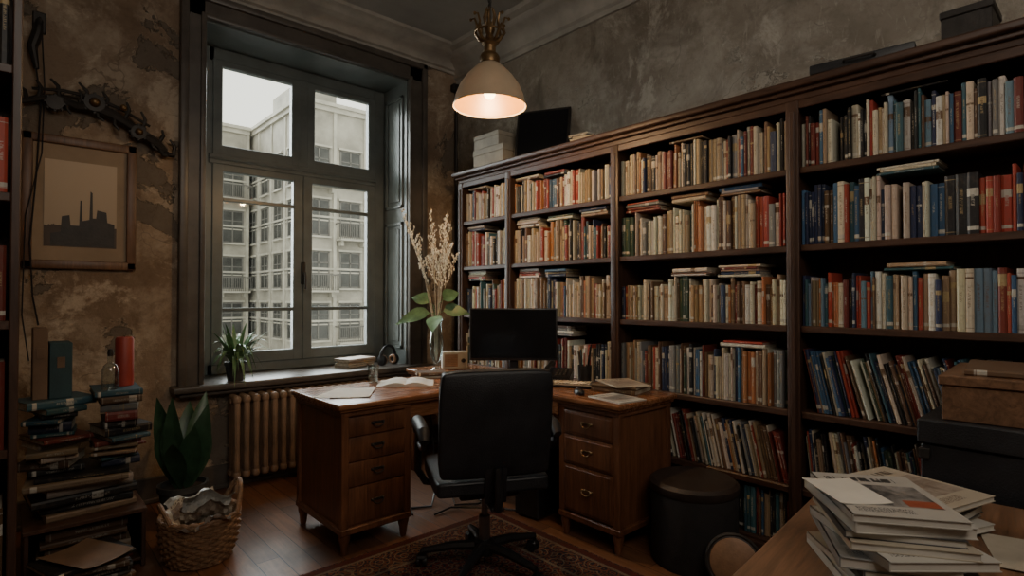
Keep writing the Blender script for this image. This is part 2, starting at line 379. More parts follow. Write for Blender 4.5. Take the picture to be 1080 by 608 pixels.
struct(mk('wall_west', G().bb(XW - 0.2, XW, YS - .2, 0.5, -0.1, ZC + .1), M_wallN))
g = G(); g.bb(XW, -0.001, -0.022, -0.001, 0, 0.16, 0.006); g.bb(XW, -0.001, -0.032, -0.001, 0, 0.03, 0.006)
struct(mk('baseboard_north', g, M_case))
def cornice(name, along, a0, a1, z0):
    prof = [(0, 0), (0.022, 0), (0.028, .03), (0.05, .045), (0.06, .08), (0.08, .11), (0.12, .14), (0.16, .155), (0.18, .165), (0.20, .19), (0.25, .205), (0.265, .2299), (0, .2299)]
    k = (3.499 - z0) / .2299; prof = [(o, z0 + z * k) for o, z in prof]
    g = G(); V = []; n = len(prof)
    for a in (a0, a1):
        for o, z in prof: V.append((a, -o - .001, z) if along == 'X' else (-o - .001, a, z))
    F = [(i, (i + 1) % n, n + (i + 1) % n, n + i) for i in range(n)] + [tuple(range(n)), tuple(range(2 * n - 1, n - 1, -1))]
    g.poly(V, F); bmesh.ops.recalc_face_normals(g.bm, faces=g.bm.faces); struct(mk(name, g, M_trim))
cornice('trim_1', 'X', XW, 0, 3.335); cornice('trim_2', 'Y', YS, 0, 3.26)

# ---------------------------------------------------------------- window
w = thing('window_1', 'tall double casement window with dark grey painted frame', 'window', (-1.33, 0, 0.72)); struct(w)
g = G()
for (x0, x1, z0, z1) in ((-2.25, ox0, 0.70, 3.30), (ox1, -0.39, 0.70, 3.30), (-2.25, -0.39, oz1, 3.30)):
    g.bb(x0, x1, -0.03, 0.0, z0, z1, 0.006)
for (x0, x1, z0, z1) in ((-2.27, -2.22, 0.70, 3.33), (-0.42, -0.37, 0.70, 3.33), (-2.27, -0.37, 3.28, 3.33)):
    g.bb(x0, x1, -0.055, 0.0, z0, z1, 0.01, seg=2)
for (x0, x1, z0, z1) in ((ox0 - .03, ox0 + .004, 0.70, 3.20), (ox1 - .004, ox1 + .03, 0.70, 3.20), (ox0, ox1, oz1 - .004, oz1 + .03)):
    g.bb(x0, x1, -0.045, 0.0, z0, z1, 0.008, seg=2)
part(w, 'casing', g, M_case)
g = G()
g.bb(ox0, ox0 + .012, 0.0, 0.47, oz0, oz1); g.bb(ox1 - .012, ox1, 0.0, 0.47, oz0, oz1); g.bb(ox0, ox1, 0.0, 0.47, oz1 - .012, oz1)
for z0, z1 in ((0.85, 1.95), (2.07, 3.05)):
    for sx, xx in ((-1, ox1 - .012), (1, ox0 + .012)):
        a, b = sorted((xx, xx + sx * .014))
        for (y0, y1, q0, q1) in ((0.05, 0.08, z0, z1), (0.31, 0.34, z0, z1), (0.05, .34, z0, z0 + .03), (.05, .34, z1 - .03, z1)):
            g.bb(a, b, y0, y1, q0, q1, 0.004)
        g.bb(*sorted((xx, xx + sx * .008)), .11, .28, z0 + .06, z1 - .06, 0.003)
part(w, 'reveal_panelling', g, M_win)
g = G(); g.bb(-2.31, -0.33, -0.115, 0.44, 0.675, 0.72, 0.012, seg=3); g.bb(-2.27, -0.37, -0.085, 0.0, 0.645, 0.675, 0.008)
part(w, 'window_sill', g, M_case)
fy0, fy1 = 0.385, 0.47
g = G()
g.bb(ox0 + .012, -1.96, fy0, fy1, 0.72, 3.158, 0.006); g.bb(-0.66, ox1 - .012, fy0, fy1, 0.72, 3.158, 0.006)
g.bb(-2.0, -0.64, fy0, fy1, 0.72, 0.80, 0.006); g.bb(-2.0, -0.64, fy0, fy1, 3.05, 3.158, 0.006)
g.bb(-2.0, -0.64, fy0 - .015, fy1, 2.285, 2.365, 0.008); g.bb(-2.0, -0.64, fy0 - .03, fy0, 2.315, 2.335, 0.008)
g.bb(-1.335, -1.258, fy0 - .012, fy1, 2.36, 3.08, 0.006)
part(w, 'window_frame', g, M_win)
def sash(x0, x1, z0, z1, bars, st=0.06):
    g = G(); y0, y1 = 0.372, 0.43
    g.bb(x0, x0 + st, y0, y1, z0, z1, 0.006); g.bb(x1 - st, x1, y0, y1, z0, z1, 0.006)
    g.bb(x0, x1, y0 + .001, y1, z0, z0 + st + .01, 0.006); g.bb(x0, x1, y0 + .001, y1, z1 - st * .7, z1, 0.006)
    for b in bars: g.bb(x0 + st * .8, x1 - st * .8, y0 + .008, y1 - .01, b - .014, b + .014, 0.003)
    s = part(w, 'sash', g, M_win)
    part(w, 'pane', G().bb(x0 + st * .8, x1 - st * .8, 0.402, 0.406, z0 + st * .8, z1 - st * .6), M_glass, parent=s)
    return s
s1 = sash(-1.975, -1.297, 0.79, 2.29, (2.03, 1.20), 0.078); s2 = sash(-1.296, -0.645, 0.79, 2.29, (2.03, 1.20), 0.078)
sash(-1.975, -1.325, 2.355, 3.07, (), 0.068); sash(-1.268, -0.645, 2.355, 3.07, (), 0.068)
g = G(); g.bb(-1.315, -1.28, 0.352, 0.374, 1.40, 1.58, 0.006); g.tube([(-1.297, 0.36, 1.49), (-1.297, 0.325, 1.49), (-1.297, 0.315, 1.46), (-1.297, 0.315, 1.36)], 0.009, 10)
part(w, 'handle', g, M_dark, parent=s1)

# ---------------------------------------------------------------- outside
struct(mk('ground', G().bb(-20, 40, 4, 60, -9.2, -9.0), M_asph))
def building(label, x0, x1, y0, y1, ztop, cols_front, cols_side, ww, wh, bal, roofbox=None):
    b = thing('apartment_building', label, 'building', (x0, y0, -9.0))
    g = G(); g.bb(x0, x1, y0, y1, -9.0, ztop)
    if roofbox: g.bb(*roofbox, ztop, ztop + 1.5)
    part(b, 'body', g, M_stone, smooth=False)
    g = G(); z = -6.0 - .35
    while z < ztop - 1:
        g.bb(x0 - .08, x1 + .06, y0 - .08, y1, z - .06, z + .06); g.bb(x0 - .05, x1 + .06, y0 - .05, y1, z - .25, z - .17); z += 3.1
    g.bb(x0 - .30, x1 + .1, y0 - .30, y1, ztop - .22, ztop); g.bb(x0 - .16, x1 + .1, y0 - .16, y1, ztop - .5, ztop - .22)
    nb = cols_front
    for i in range(nb + 1):
        xx = x0 + i * (x1 - x0) / nb; g.bb(xx - .10, xx + .10, y0 - .07, y0, -9.0, ztop - .5)
    for i in range(cols_side):
        yy = y0 + i * (y1 - y0) / cols_side; g.bb(x0 - .07, x0, yy - .0, yy + .22, -9.0, ztop - .5)
    part(b, 'ledge', g, M_stone2, smooth=False)
    h = ww / 2
    def wmesh():
        g = G(); g.bb(-h, h, -.03, .0, 0, wh, 0, 0)
        for (a, c, p, q) in ((-h - .06, -h + .03, -.05, wh + .05), (h - .03, h + .06, -.05, wh + .05), (-h, h, wh - .04, wh + .05), (-h, h, -.05, .05), (-.04, .04, 0, wh), (-h, h, wh * .68, wh * .68 + .06)):
            g.bb(a, c, -.06, 0, p, q, 0, 1)
        g.bb(-h - .12, h + .12, -.16, 0, -.15, -.05, 0, 2); g.bb(-h - .14, h + .14, -.14, 0, wh + .06, wh + .18, 0, 2)
        return g
    me0 = None; bal0 = None; pos = []; zr = -8.0; fl = 0
    while zr + 2.6 < ztop:
        for i in range(cols_front): pos.append((x0 + (i + .5) * (x1 - x0) / cols_front, y0, zr + 0.55, 0, i + fl))
        for i in range(cols_side): pos.append((x0, y0 + (i + .55) * (y1 - y0) / cols_side, zr + 0.55, -PI / 2, 0))
        zr += 3.1; fl += 1
    for (x, y, z, r, i) in pos:
        loc = Vector((x, y, z)) - b.location
        if me0 is None:
            o = lpart(b, 'window', wmesh(), [M_fwin, M_fframe, M_stone2], smooth=False); me0 = o
        else:
            o = me0.copy(); COL.objects.link(o); o.parent = b
        o.location = loc; o.rotation_euler = (0, 0, r)
        if bal and r == 0 and i % 2 == 1:
            if bal0 is None:
                g = G(); g.bb(-.95, .95, -.8, 0, -.3, -.18, 0, 1)
                for k in range(17): g.bb(-.95 + k * .119 - .014, -.95 + k * .119 + .014, -.8, -.77, -.2, .72)
                g.bb(-.97, .97, -.82, -.76, .70, .77)
                for sx in (-1, 1): g.bb(sx * .95 - .02, sx * .95 + .02, -.8, 0, .70, .77)
                for sx in (-.7, .7): g.bb(sx - .08, sx + .08, -.5, 0, -.6, -.3, 0, 1)
                q = lpart(b, 'balcony', g, [M_fframe, M_stone2], smooth=False); bal0 = q
            else:
                q = bal0.copy(); COL.objects.link(q); q.parent = b
            q.location = loc; q.rotation_euler = (0, 0, r)
building('weathered stone apartment building with balconies across the street', 9.6, 17.6, 28, 40, 12.9, 4, 5, 1.25, 2.1, True, (10.0, 12.6, 30, 34))
building('long grey-beige apartment building with grid of dark windows', -4.0, 9.2, 36.5, 44, 12.9, 7, 0, 1.25, 2.1, True)

# ---------------------------------------------------------------- books
def book_layers(bm):
    c = bm.loops.layers.float_color.get('Col') or bm.loops.layers.float_color.new('Col')
    l = bm.loops.layers.float_color.get('Lab') or bm.loops.layers.float_color.new('Lab')
    u = bm.loops.layers.uv.get('UVMap') or bm.loops.layers.uv.new('UVMap')
    return c, l, u
def add_book(bm, L, M, t, d, h, col, lab, rnd):
    cl, ll, ul = L
    e = min(.005, t * .3); c = min(.002, t * .15)
    P = [(d / 2, -t / 2), (-d / 2 + e, -t / 2), (-d / 2, -t / 4), (-d / 2, t / 4), (-d / 2 + e, t / 2), (d / 2, t / 2), (d / 2, t / 2 - c), (-d / 2 + e, t / 2 - c), (-d / 2 + e, -t / 2 + c), (d / 2, -t / 2 + c)]
    lo = [bm.verts.new(M @ Vector((x, y, -h / 2))) for x, y in P]; hi = [bm.verts.new(M @ Vector((x, y, h / 2))) for x, y in P]
    n = len(P); fs = []
    for i in range(n):
        j = (i + 1) % n
        f = bm.faces.new((lo[j], lo[i], hi[i], hi[j])); fs.append(f)
        sp = i in (1, 2, 3)
        for lp in f.loops:
            if sp:
                k = j if lp.vert in (lo[j], hi[j]) else i
                lp[ul].uv = ((P[k][1] + t / 2) / t, 1.0 if lp.vert in (hi[i], hi[j]) else 0.0)
            else: lp[ul].uv = (-5, -5)
    for ring in (lo, hi[::-1]):
        f = bm.faces.new(ring); fs.append(f)
        for lp in f.loops: lp[ul].uv = (-5, -5)
    for f in fs:
        f.material_index = 0
        for lp in f.loops: lp[cl] = (*col, 1); lp[ll] = (*lab, rnd)
    x0, x1, y, z = -d / 2 + e, d / 2 - .004, t / 2 - c, h / 2 - .004
    V = [bm.verts.new(M @ Vector(p)) for p in ((x0, -y, -z), (x1, -y, -z), (x1, y, -z), (x0, y, -z), (x0, -y, z), (x1, -y, z), (x1, y, z), (x0, y, z))]
    for q in ((0, 3, 2, 1), (4, 5, 6, 7), (1, 2, 6, 5), (0, 4, 7, 3), (0, 1, 5, 4), (2, 3, 7, 6)):
        f = bm.faces.new([V[i] for i in q]); f.material_index = 1
PAL = dict(cream=(.53, .46, .35), white=(.60, .57, .49), tan=(.34, .245, .15), brown=(.145, .083, .048), dred=(.18, .034, .025), red=(.34, .055, .036), orange=(.39, .155, .065),
           navy=(.030, .042, .088), blue=(.055, .125, .22), teal=(.045, .115, .135), black=(.018, .018, .019), grey=(.21, .21, .20), green=(.045, .075, .052), ltblue=(.15, .235, .30), ochre=(.35, .24, .115))
CN = {'cream': 'cream', 'white': 'white', 'tan': 'tan', 'brown': 'brown', 'dred': 'maroon', 'red': 'red', 'orange': 'orange', 'navy': 'navy', 'blue': 'blue', 'teal': 'teal', 'black': 'black', 'grey': 'grey', 'green': 'green', 'ltblue': 'turquoise', 'ochre': 'ochre'}
WARM = ['cream'] * 9 + ['white'] * 9 + ['tan'] * 5 + ['brown'] * 4 + ['dred'] * 3 + ['red', 'red', 'orange', 'orange', 'navy', 'navy', 'blue', 'black', 'black', 'black', 'grey', 'grey', 'green', 'ochre', 'teal']
DARK = ['brown'] * 5 + ['black'] * 6 + ['navy'] * 3 + ['cream'] * 5 + ['white'] * 5 + ['tan'] * 3 + ['dred'] * 2 + ['red', 'orange', 'teal', 'teal', 'grey', 'grey', 'green', 'blue']
BLUE = ['blue'] * 4 + ['ltblue'] * 3 + ['teal'] * 3 + ['navy'] * 4 + ['cream'] * 5 + ['white'] * 5 + ['black'] * 5 + ['red', 'red', 'tan', 'tan', 'orange', 'grey', 'brown', 'dred', 'dred']
def jit(c):
    k = R.uniform(.68, 1.15); return tuple(min(.75, max(.008, x * k * R.uniform(.93, 1.07))) for x in c)
def labcol(cn): return PAL['brown'] if cn in ('cream', 'white', 'tan', 'ltblue', 'ochre') and R.random() < .8 else ((.40, .30, .15) if R.random() < .4 else (.50, .47, .40))
def make_book(t, d, h, cn, loc, rot, label, group=None, name='book', dim=1.0):
    bm = bmesh.new(); L = book_layers(bm)
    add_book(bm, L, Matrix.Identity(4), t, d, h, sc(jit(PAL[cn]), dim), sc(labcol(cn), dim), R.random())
    me = bpy.data.meshes.new(name); bm.to_mesh(me); bm.free(); me.materials.append(M_book); me.materials.append(M_pages)
    o = bpy.data.objects.new(name, me); COL.objects.link(o); o.location = loc; o.rotation_euler = rot
    tag(o, label, 'book', group); return o
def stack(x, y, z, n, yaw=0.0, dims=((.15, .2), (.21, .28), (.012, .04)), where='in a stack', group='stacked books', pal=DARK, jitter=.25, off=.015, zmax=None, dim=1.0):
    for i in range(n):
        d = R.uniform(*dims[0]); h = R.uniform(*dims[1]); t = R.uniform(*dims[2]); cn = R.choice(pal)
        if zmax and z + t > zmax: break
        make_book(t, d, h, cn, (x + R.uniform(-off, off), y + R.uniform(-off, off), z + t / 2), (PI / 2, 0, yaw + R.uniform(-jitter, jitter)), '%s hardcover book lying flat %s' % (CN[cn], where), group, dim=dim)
        z += t + .0004
    return z

# ---------------------------------------------------------------- wall bookcase
LV = [.10, .39, .755, 1.16, 1.545, 1.915]; BT = .028; TOP = 2.235
UP = [-.45, -1.04, -2.03, -3.085, -4.14]
bc = thing('bookcase', 'tall dark walnut wall bookcase packed with books', 'bookcase', (-.15, -2.3, 0))
for i, y in enumerate(UP):
    g = G(); g.bb(-.305, -.012, y - .02, y + .02, 0, TOP, .004); g.bb(-.318, -.300, y - .030, y + .030, 0.085, TOP, .005, seg=2); g.bb(-.326, -.317, y - .012, y + .012, 0.1, TOP - .05, .004)
    part(bc, 'upright', g, M_shelf)
for a, b in zip(UP, UP[1:]):
    for z in LV:
        g = G(); g.bb(-.298, -.014, b + .02, a - .02, z - BT, z, .003); g.bb(-.308, -.296, b + .03, a - .03, z - BT - .004, z, .004)
        part(bc, 'shelf', g, M_shelfY)
g = G(); g.bb(-.012, -.002, UP[-1] - .02, UP[0] + .02, 0, TOP); part(bc, 'back_panel', g, M_shelf)
g = G(); g.bb(-.31, -.002, UP[-1] - .03, UP[0] + .03, TOP, TOP + .03, .004); g.bb(-.335, -.002, UP[-1] - .04, UP[0] + .04, TOP + .03, TOP + .05, .006, seg=2); g.bb(-.365, -.002, UP[-1] - .05, UP[0] + .06, TOP + .05, TOP + .085, .010, seg=3)
g.bb(-.314, -.30, UP[-1] - .02, UP[0] + .02, TOP - .04, TOP, .004)
part(bc, 'cornice', g, M_shelfY)
g = G(); g.bb(-.325, -.30, UP[-1] - .03, UP[0] + .03, 0, .085, .006); part(bc, 'plinth', g, M_shelfY)
SHTOP = TOP + .085

CAM = Vector((-3.1, -4.16, 1.3))
specs = []
def fill_row(y0, y1, z, clear, pal, hr=(.19, .25), tr=(.009, .030), lean_start=0.0, top_p=.5):
    row = []; y = y0 - .004; rep = 0; hmax = clear - .018; runleft = 0; a = 0
    if lean_start:
        a = R.uniform(.75, 1.1) * lean_start; y -= hr[1] * math.sin(a) + .003; runleft = R.randrange(9, 22)
    zone = R.uniform(*hr)
    while True:
        if rep <= 0:
            if R.random() < .08: zone = R.uniform(*hr)
            cn = R.choice(pal); rep = R.choice([1, 1, 1, 1, 1, 1, 1, 2, 3]); hset = min(hr[1], max(hr[0], zone + R.uniform(-.035, .035))); tset = R.uniform(*tr) if R.random() < .75 else R.uniform(tr[0], tr[0] + .008); dset = R.uniform(.13, .2)
        rep -= 1
        h = min(hset, hmax); t = tset
        if lean_start:
            runleft -= 1
            if runleft <= 0 and a < lean_start * 1.15: a += .05; y -= .022; runleft = R.randrange(8, 20)
        step = t / math.cos(a)
        if y - step < y1 + .004: break
        x = -.286 + R.uniform(0, .025) + dset / 2
        cz = z + h / 2 * math.cos(a) + t / 2 * math.sin(a); cy = y - step / 2 + h / 2 * math.sin(a)
        row.append(dict(y=cy, z=cz + .0005, x=x, h=h, t=t, d=dset, rot=(-a, 0, 0), cn=cn, topz=z + h, st=False, yb=y)); y -= step + .0006
        if R.random() < .015: y -= R.uniform(.01, .03)
    specs.extend(row)
    k = 1
    while not lean_start and len(row) - k > 8:
        seg = []; L0 = row[k]['yb']; m = k
        while m < len(row) and L0 - row[m]['yb'] < .27: seg.append(row[m]); m += 1
        if m >= len(row): break
        if R.random() < top_p:
            tz = max(s['topz'] for s in seg) + .001; n = R.choice([2, 3, 4, 5])
            for _ in range(n):
                t = R.uniform(.009, .022); h = R.uniform(.19, .245); d = R.uniform(.14, .19)
                if tz + t > z + clear - .006: break
                cn = R.choice(pal)
                specs.append(dict(y=L0 - .13 + R.uniform(-.004, .004), z=tz + t / 2, x=-.283 + d / 2 + R.uniform(0, .015), h=h, t=t, d=d, rot=(PI / 2, 0, R.uniform(-.03, .03)), cn=cn, st=True)); tz += t + .0005
        k = m + R.randrange(0, 3)
CL = [LV[i + 1] - LV[i] - BT for i in range(5)] + [TOP - .04 - LV[5]]
for bi, (a, b) in enumerate(zip(UP, UP[1:])):
    for li in range(6):
        z = LV[li]; y0, y1 = a - .02, b + .02
        pal = WARM; hr = (.20, .275); tr = (.008, .027); lean = 0; tp = .6
        if li == 5: hr = (.205, .262); tp = .3
        if li == 4: hr = (.20, .285)
        if li == 0: hr = (.17, .235); pal = DARK
        if bi == 3:
            pal = [DARK, DARK, DARK + BLUE, BLUE, BLUE, DARK + BLUE][li]
            if li == 4: hr = (.22, .28); tr = (.012, .036); tp = .6
            if li == 3: hr = (.20, .25); tp = .8
            if li == 2: hr = (.26, .30); tr = (.005, .013); lean = .22
            if li == 1: hr = (.24, .29); tr = (.005, .013); lean = .12
            if li == 0: hr = (.18, .23)
            y1 = -3.98
        if bi == 2 and li == 2: tr = (.006, .020); hr = (.22, .28)
        if bi == 2 and li == 1: lean = .16; hr = (.24, .28); tr = (.005, .016); pal = DARK + WARM
        if bi == 2 and li == 5: pal = WARM + DARK
        fill_row(y0, y1, z, CL[li], pal, hr, tr, lean, tp)
def vis(s):
    k = (Vector((s['x'], s['y'], s['z'])) - CAM).length
    if s['y'] < -3.2 and s['z'] < .70: k += 2.0
    if s['z'] < .38: k += 1.5
    return k
specs.sort(key=vis)
NIND = 200
def where(z):
    for i in range(5, -1, -1):
        if z > LV[i]: return i
    return 0
ROWN = ['bottom shelf', 'second lowest shelf', 'knee height shelf', 'middle shelf', 'second highest shelf', 'top shelf']
for s in specs[:NIND]:
    i = where(s['z']); kind = 'flat above the row' if s['st'] else ('leaning' if s['rot'][0] else 'upright')
    make_book(s['t'], s['d'], s['h'], s['cn'], (s['x'], s['y'], s['z']), s['rot'], '%s book %s on %s' % (CN[s['cn']], kind, ROWN[i]), 'books on the ' + ROWN[i])
bm = bmesh.new(); L = book_layers(bm)
for s in specs[NIND:]:
    M = Matrix.Translation((s['x'], s['y'], s['z'])) @ RZ(s['rot'][2]) @ RX(s['rot'][0])
    add_book(bm, L, M, s['t'], s['d'], s['h'], jit(PAL[s['cn']]), labcol(s['cn']), R.random())
me = bpy.data.meshes.new('books'); bm.to_mesh(me); bm.free(); me.materials.append(M_book); me.materials.append(M_pages)
o = bpy.data.objects.new('books', me); COL.objects.link(o); tag(o, 'densely packed rows of assorted cream, red and brown books', 'books', 'books on the wall bookcase'); o['kind'] = 'stuff'
print('BOOKSPECS', len(specs))

# things on top of the bookcase
ob = thing('picture_frame', 'black framed picture leaning on plaster wall above bookcase', 'picture frame', (-.21, -1.27, SHTOP + .004), math.radians(-62))
lpart(ob, 'frame', G().box((0, 0, .20), (.42, .018, .40), .004), M_dark, (0, .04, .0), (math.radians(-14), 0, 0))
lpart(ob, 'dark_print', G().box((0, -.0105, .20), (.38, .003, .36), .001), M_screen, (0, .04, .0), (math.radians(-14), 0, 0))
for (y, z0, hh, ww, lab) in ((-.80, SHTOP, .15, .36, 'cream cardboard box lying on top of bookcase'), (-.78, SHTOP + .151, .11, .30, 'smaller cream cardboard box stacked above another')):
    o = thing('storage_box', lab, 'box', (-.19, y, z0))
    part(o, 'box_body', G().bb(-.31, -.07, y - ww / 2, y + ww / 2, z0, z0 + hh * .72, .003), M_cream)
    part(o, 'box_lid', G().bb(-.315, -.065, y - ww / 2 - .005, y + ww / 2 + .005, z0 + hh * .68, z0 + hh, .004), M_cream)
stack(-.19, -1.72, SHTOP, 3, PI / 2 + .2, dims=((.16, .2), (.24, .28), (.012, .03)), where='on top of bookcase', group='books above the bookcase')
stack(-.20, -1.98, SHTOP, 1, .1, dims=((.16, .2), (.24, .28), (.012, .02)), where='on top of bookcase', group='books above the bookcase')
o = thing('portfolio_case', 'flat black portfolio case lying on top of bookcase', 'portfolio', (-.19, -3.36, SHTOP), .12)
lpart(o, 'case_shell', G().box((0, 0, .0225), (.30, .40, .045), .008, seg=2), M_leather); lpart(o, 'handle', G().tube([(-.155, -.06, .022), (-.175, -.055, .024), (-.178, 0, .024), (-.175, .055, .024), (-.155, .06, .022)], .006, 8), M_dark)
o = thing('storage_box', 'small black box with lid on top of bookcase', 'box', (-.20, -3.74, SHTOP))
lpart(o, 'box_body', G().box((0, 0, .05), (.20, .16, .10), .003), M_dark); lpart(o, 'box_lid', G().box((0, 0, .115), (.21, .17, .03), .004), M_dark)

# ---------------------------------------------------------------- desk (L shape)
DZ = .76
dk = thing('desk', 'L-shaped antique mahogany desk with two drawer pedestals', 'desk', (-1.1, -1.4, 0))
def topslab(x0, x1, y0, y1):
    g = G(); g.bb(x0, x1, y0, y1, DZ - .028, DZ, .008, seg=3); g.bb(x0 + .012, x1 - .012, y0 + .012, y1 - .012, DZ - .042, DZ - .026, .004); return g
part(dk, 'desktop', topslab(-1.875, -.862, -1.545, -.915), M_desk)
part(dk, 'desktop', topslab(-.86, -.335, -2.475, -.50), M_deskY)
def bail(p, axis):
    g = G(); p = Vector(p)
    def tr(a, b, c): return p + (Vector((a, -b, c)) if axis == 'Y' else Vector((-b, -a, c)))
    for s in (-1, 1): g.sph(tr(s * .030, .005, 0), .007, 0, 2)
    g.tube([tr(.030 * math.cos(PI * k / 10), .011 + .004 * math.sin(PI * k / 10), -.020 * math.sin(PI * k / 10)) for k in range(11)], .003, 6)
    a = tr(-.037, .002, 0.004); b = tr(.037, .0, -.004)
    g.bb(min(a.x, b.x) - .001, max(a.x, b.x) + .001, min(a.y, b.y) - .001, max(a.y, b.y) + .001, p.z - .007, p.z + .007, .001)
    return g
def pedestal(x0, x1, y0, y1, face, rows, z0=.10):
    g = G(); z1 = DZ - .042
    for (a, b) in ((x0, y0), (x1, y0), (x0, y1), (x1, y1)):
        cx = a + (.02 if a == x0 else -.02); cy = b + (.02 if b == y0 else -.02); g.box((cx, cy, (z0 + z1) / 2), (.04, .04, z1 - z0), .004)
    g.bb(x0 + .012, x1 - .012, y0 + .012, y1 - .012, z0 + .01, z1, .002)
    g.bb(x0 - .004, x1 + .004, y0 - .004, y1 + .004, z0, z0 + .035, .006); g.bb(x0 - .002, x1 + .002, y0 - .002, y1 + .002, z1 - .025, z1, .004)
    part(dk, 'pedestal', g, M_deskV)
    for a in (x0 + .03, x1 - .03):
        for b in (y0 + .03, y1 - .03):
            g = G(); g.lathe([(.014, 0), (.018, .01), (.022, .05), (.030, z0 * .8), (.030, z0 + .002)], (a, b, 0), 12); part(dk, 'foot', g, M_deskV)
    H = (z1 - .03) - (z0 + .045); z = z1 - .03; tot = sum(rows)
    for r in rows:
        h = H * r / tot; za, zb = z - h + .003, z - .003; z -= h
        g = G()
        if face == 'Y': g.bb(x0 + .040, x1 - .040, y0 + .002, y0 + .014, za, zb, .002, seg=2)
        else: g.bb(x0 - .002, x0 + .012, y0 + .042, y1 - .042, za, zb, .003, seg=2); g.bb(x0 - .005, x0, y0 + .055, y1 - .055, za + .013, zb - .013, .003)
        d = part(dk, 'drawer', g, M_deskV)
        p = ((x0 + x1) / 2, y0 + .002, (za + zb) / 2 + .008) if face == 'Y' else (x0 - .005, (y0 + y1) / 2, (za + zb) / 2 + .008)
        part(dk, 'handle', bail(p, face), M_dark if face == 'Y' else M_brass, parent=d)
pedestal(-1.85, -1.45, -1.52, -.94, 'Y', (.8, 1, 1, 1.5))
pedestal(-.83, -.36, -2.45, -2.04, 'X', (1, 1.2, 1.9))
for q in ((-1.45, -.86, -1.50, -1.48, DZ - .13), (-1.43, -.9, -.96, -.945, DZ - .3), (-.36, -.345, -2.04, -.55, DZ - .3), (-.845, -.83, -2.04, -1.50, DZ - .11)):
    part(dk, 'apron', G().bb(q[0], q[1], q[2], q[3], q[4], DZ - .042, .003), M_desk)
for (x, y) in ((-.81, -.55), (-.38, -.55), (-.81, -1.0)): part(dk, 'leg', G().box((x, y, (DZ - .042) / 2), (.045, .045, DZ - .042), .004), M_deskV)

# ---------------------------------------------------------------- office chair
ch = thing('office_chair', 'black leather office chair with armrests pulled up to desk', 'chair', (-1.40, -2.09, .012), math.radians(-27))
def cushion(w, h, t, bev=.03):
    g = G(); tb = bmesh.new(); bmesh.ops.create_cube(tb, size=1); bmesh.ops.subdivide_edges(tb, edges=tb.edges[:], cuts=6, use_grid_fill=True)
    for v in tb.verts:
        x, y, z = v.co * 2
        k = (1 - abs(x) ** 6 * .03); q = (1 - abs(z) ** 6 * .03)
        v.co = Vector((x * w / 2 * q, y * t / 2 * (1 - .35 * max(abs(x), abs(z)) ** 5), z * h / 2 * k))
    bmesh.ops.bevel(tb, geom=[e for e in tb.edges if e.calc_face_angle(0) > .9], offset=bev * .5, segments=3, profile=.5, affect='EDGES')
    g._merge(tb, 0); return g
bk = lpart(ch, 'backrest', cushion(.50, .475, .085), M_leather, (0, -.235, .735), (math.radians(7), 0, 0), ang=50)
g = G()
g.tube([(-.235, -.01, -.22), (-.24, -.012, 0), (-.235, -.01, .212), (-.225, -.01, .224), (0, -.012, .229), (.225, -.01, .224), (.235, -.01, .212), (.24, -.012, 0), (.235, -.01, -.22)], .008, 8)
lpart(bk, 'piping', g, M_plastic)
lpart(bk, 'back_bracket', G().bb(-.05, .05, -.055, -.040, -.30, -.12, .006, seg=2), M_plastic, (0, 0.02, -.05))
lpart(ch, 'seat', cushion(.52, .50, .10), M_leather, (0, .03, .45), (PI / 2, 0, 0), ang=50)
g = G(); g.bb(-.14, .14, -.12, .16, .365, .40, .01); g.bb(-.03, .03, -.27, -.1, .36, .38, .005); g.tube([(0, -.27, .37), (0, -.295, .42), (0, -.27, .55)], .018, 8); lpart(ch, 'seat_mechanism', g, M_plastic)
lpart(ch, 'gas_lift', G().lathe([(.045, .10), (.045, .13), (.027, .135), (.027, .25), (.016, .255), (.016, .37)], (0, 0, 0), 20), M_steel)
for s in (-1, 1):
    g = G(); g.tube([(s * .20, .10, .385), (s * .27, .10, .40), (s * .305, .10, .46), (s * .305, .07, .60), (s * .305, .04, .67)], [.016, .017, .018, .018, .016], 10)
    g.tube([(s * .305, .07, .60), (s * .305, -.05, .60), (s * .305, -.14, .62), (s * .305, -.16, .665), (s * .305, -.12, .685)], [.012, .012, .012, .014, .014], 8)
    a = lpart(ch, 'armrest', g, M_plastic)
    g = G(); g.tube([(s * .305, -.18, .655), (s * .305, -.14, .69), (s * .305, 0, .695), (s * .305, .10, .69), (s * .305, .17, .665), (s * .305, .185, .62)], [.02, .028, .03, .03, .024, .014], 12); lpart(a, 'arm_pad', g, M_leather)
g = G(); g.lathe([(.05, .075), (.055, .09), (.05, .13), (.03, .14)], (0, 0, 0), 20)
for k in range(5):
    a = 2 * PI * k / 5 + .35; dx, dy = math.cos(a), math.sin(a)
    g.tube([(dx * .03, dy * .03, .11), (dx * .15, dy * .15, .105), (dx * .30, dy * .30, .078)], [.026, .022, .015], 8)
lpart(ch, 'star_base', g, M_plastic)
for k in range(5):
    a = 2 * PI * k / 5 + .35; dx, dy = math.cos(a) * .30, math.sin(a) * .30
    g = G(); g.tube([(0, 0, .035), (0, 0, .08)], .008, 8)
    for s in (-1, 1): g.lathe([(.012, -.009), (.026, -.008), (.0275, 0), (.026, .008), (.012, .009)], (s * .016, .01, .0275), 18, 0, RY(PI / 2))
    g.box((0, .01, .045), (.05, .05, .02), .008)
    lpart(ch, 'caster', g, M_plastic, (dx, dy, 0), (0, 0, a * 2.1))

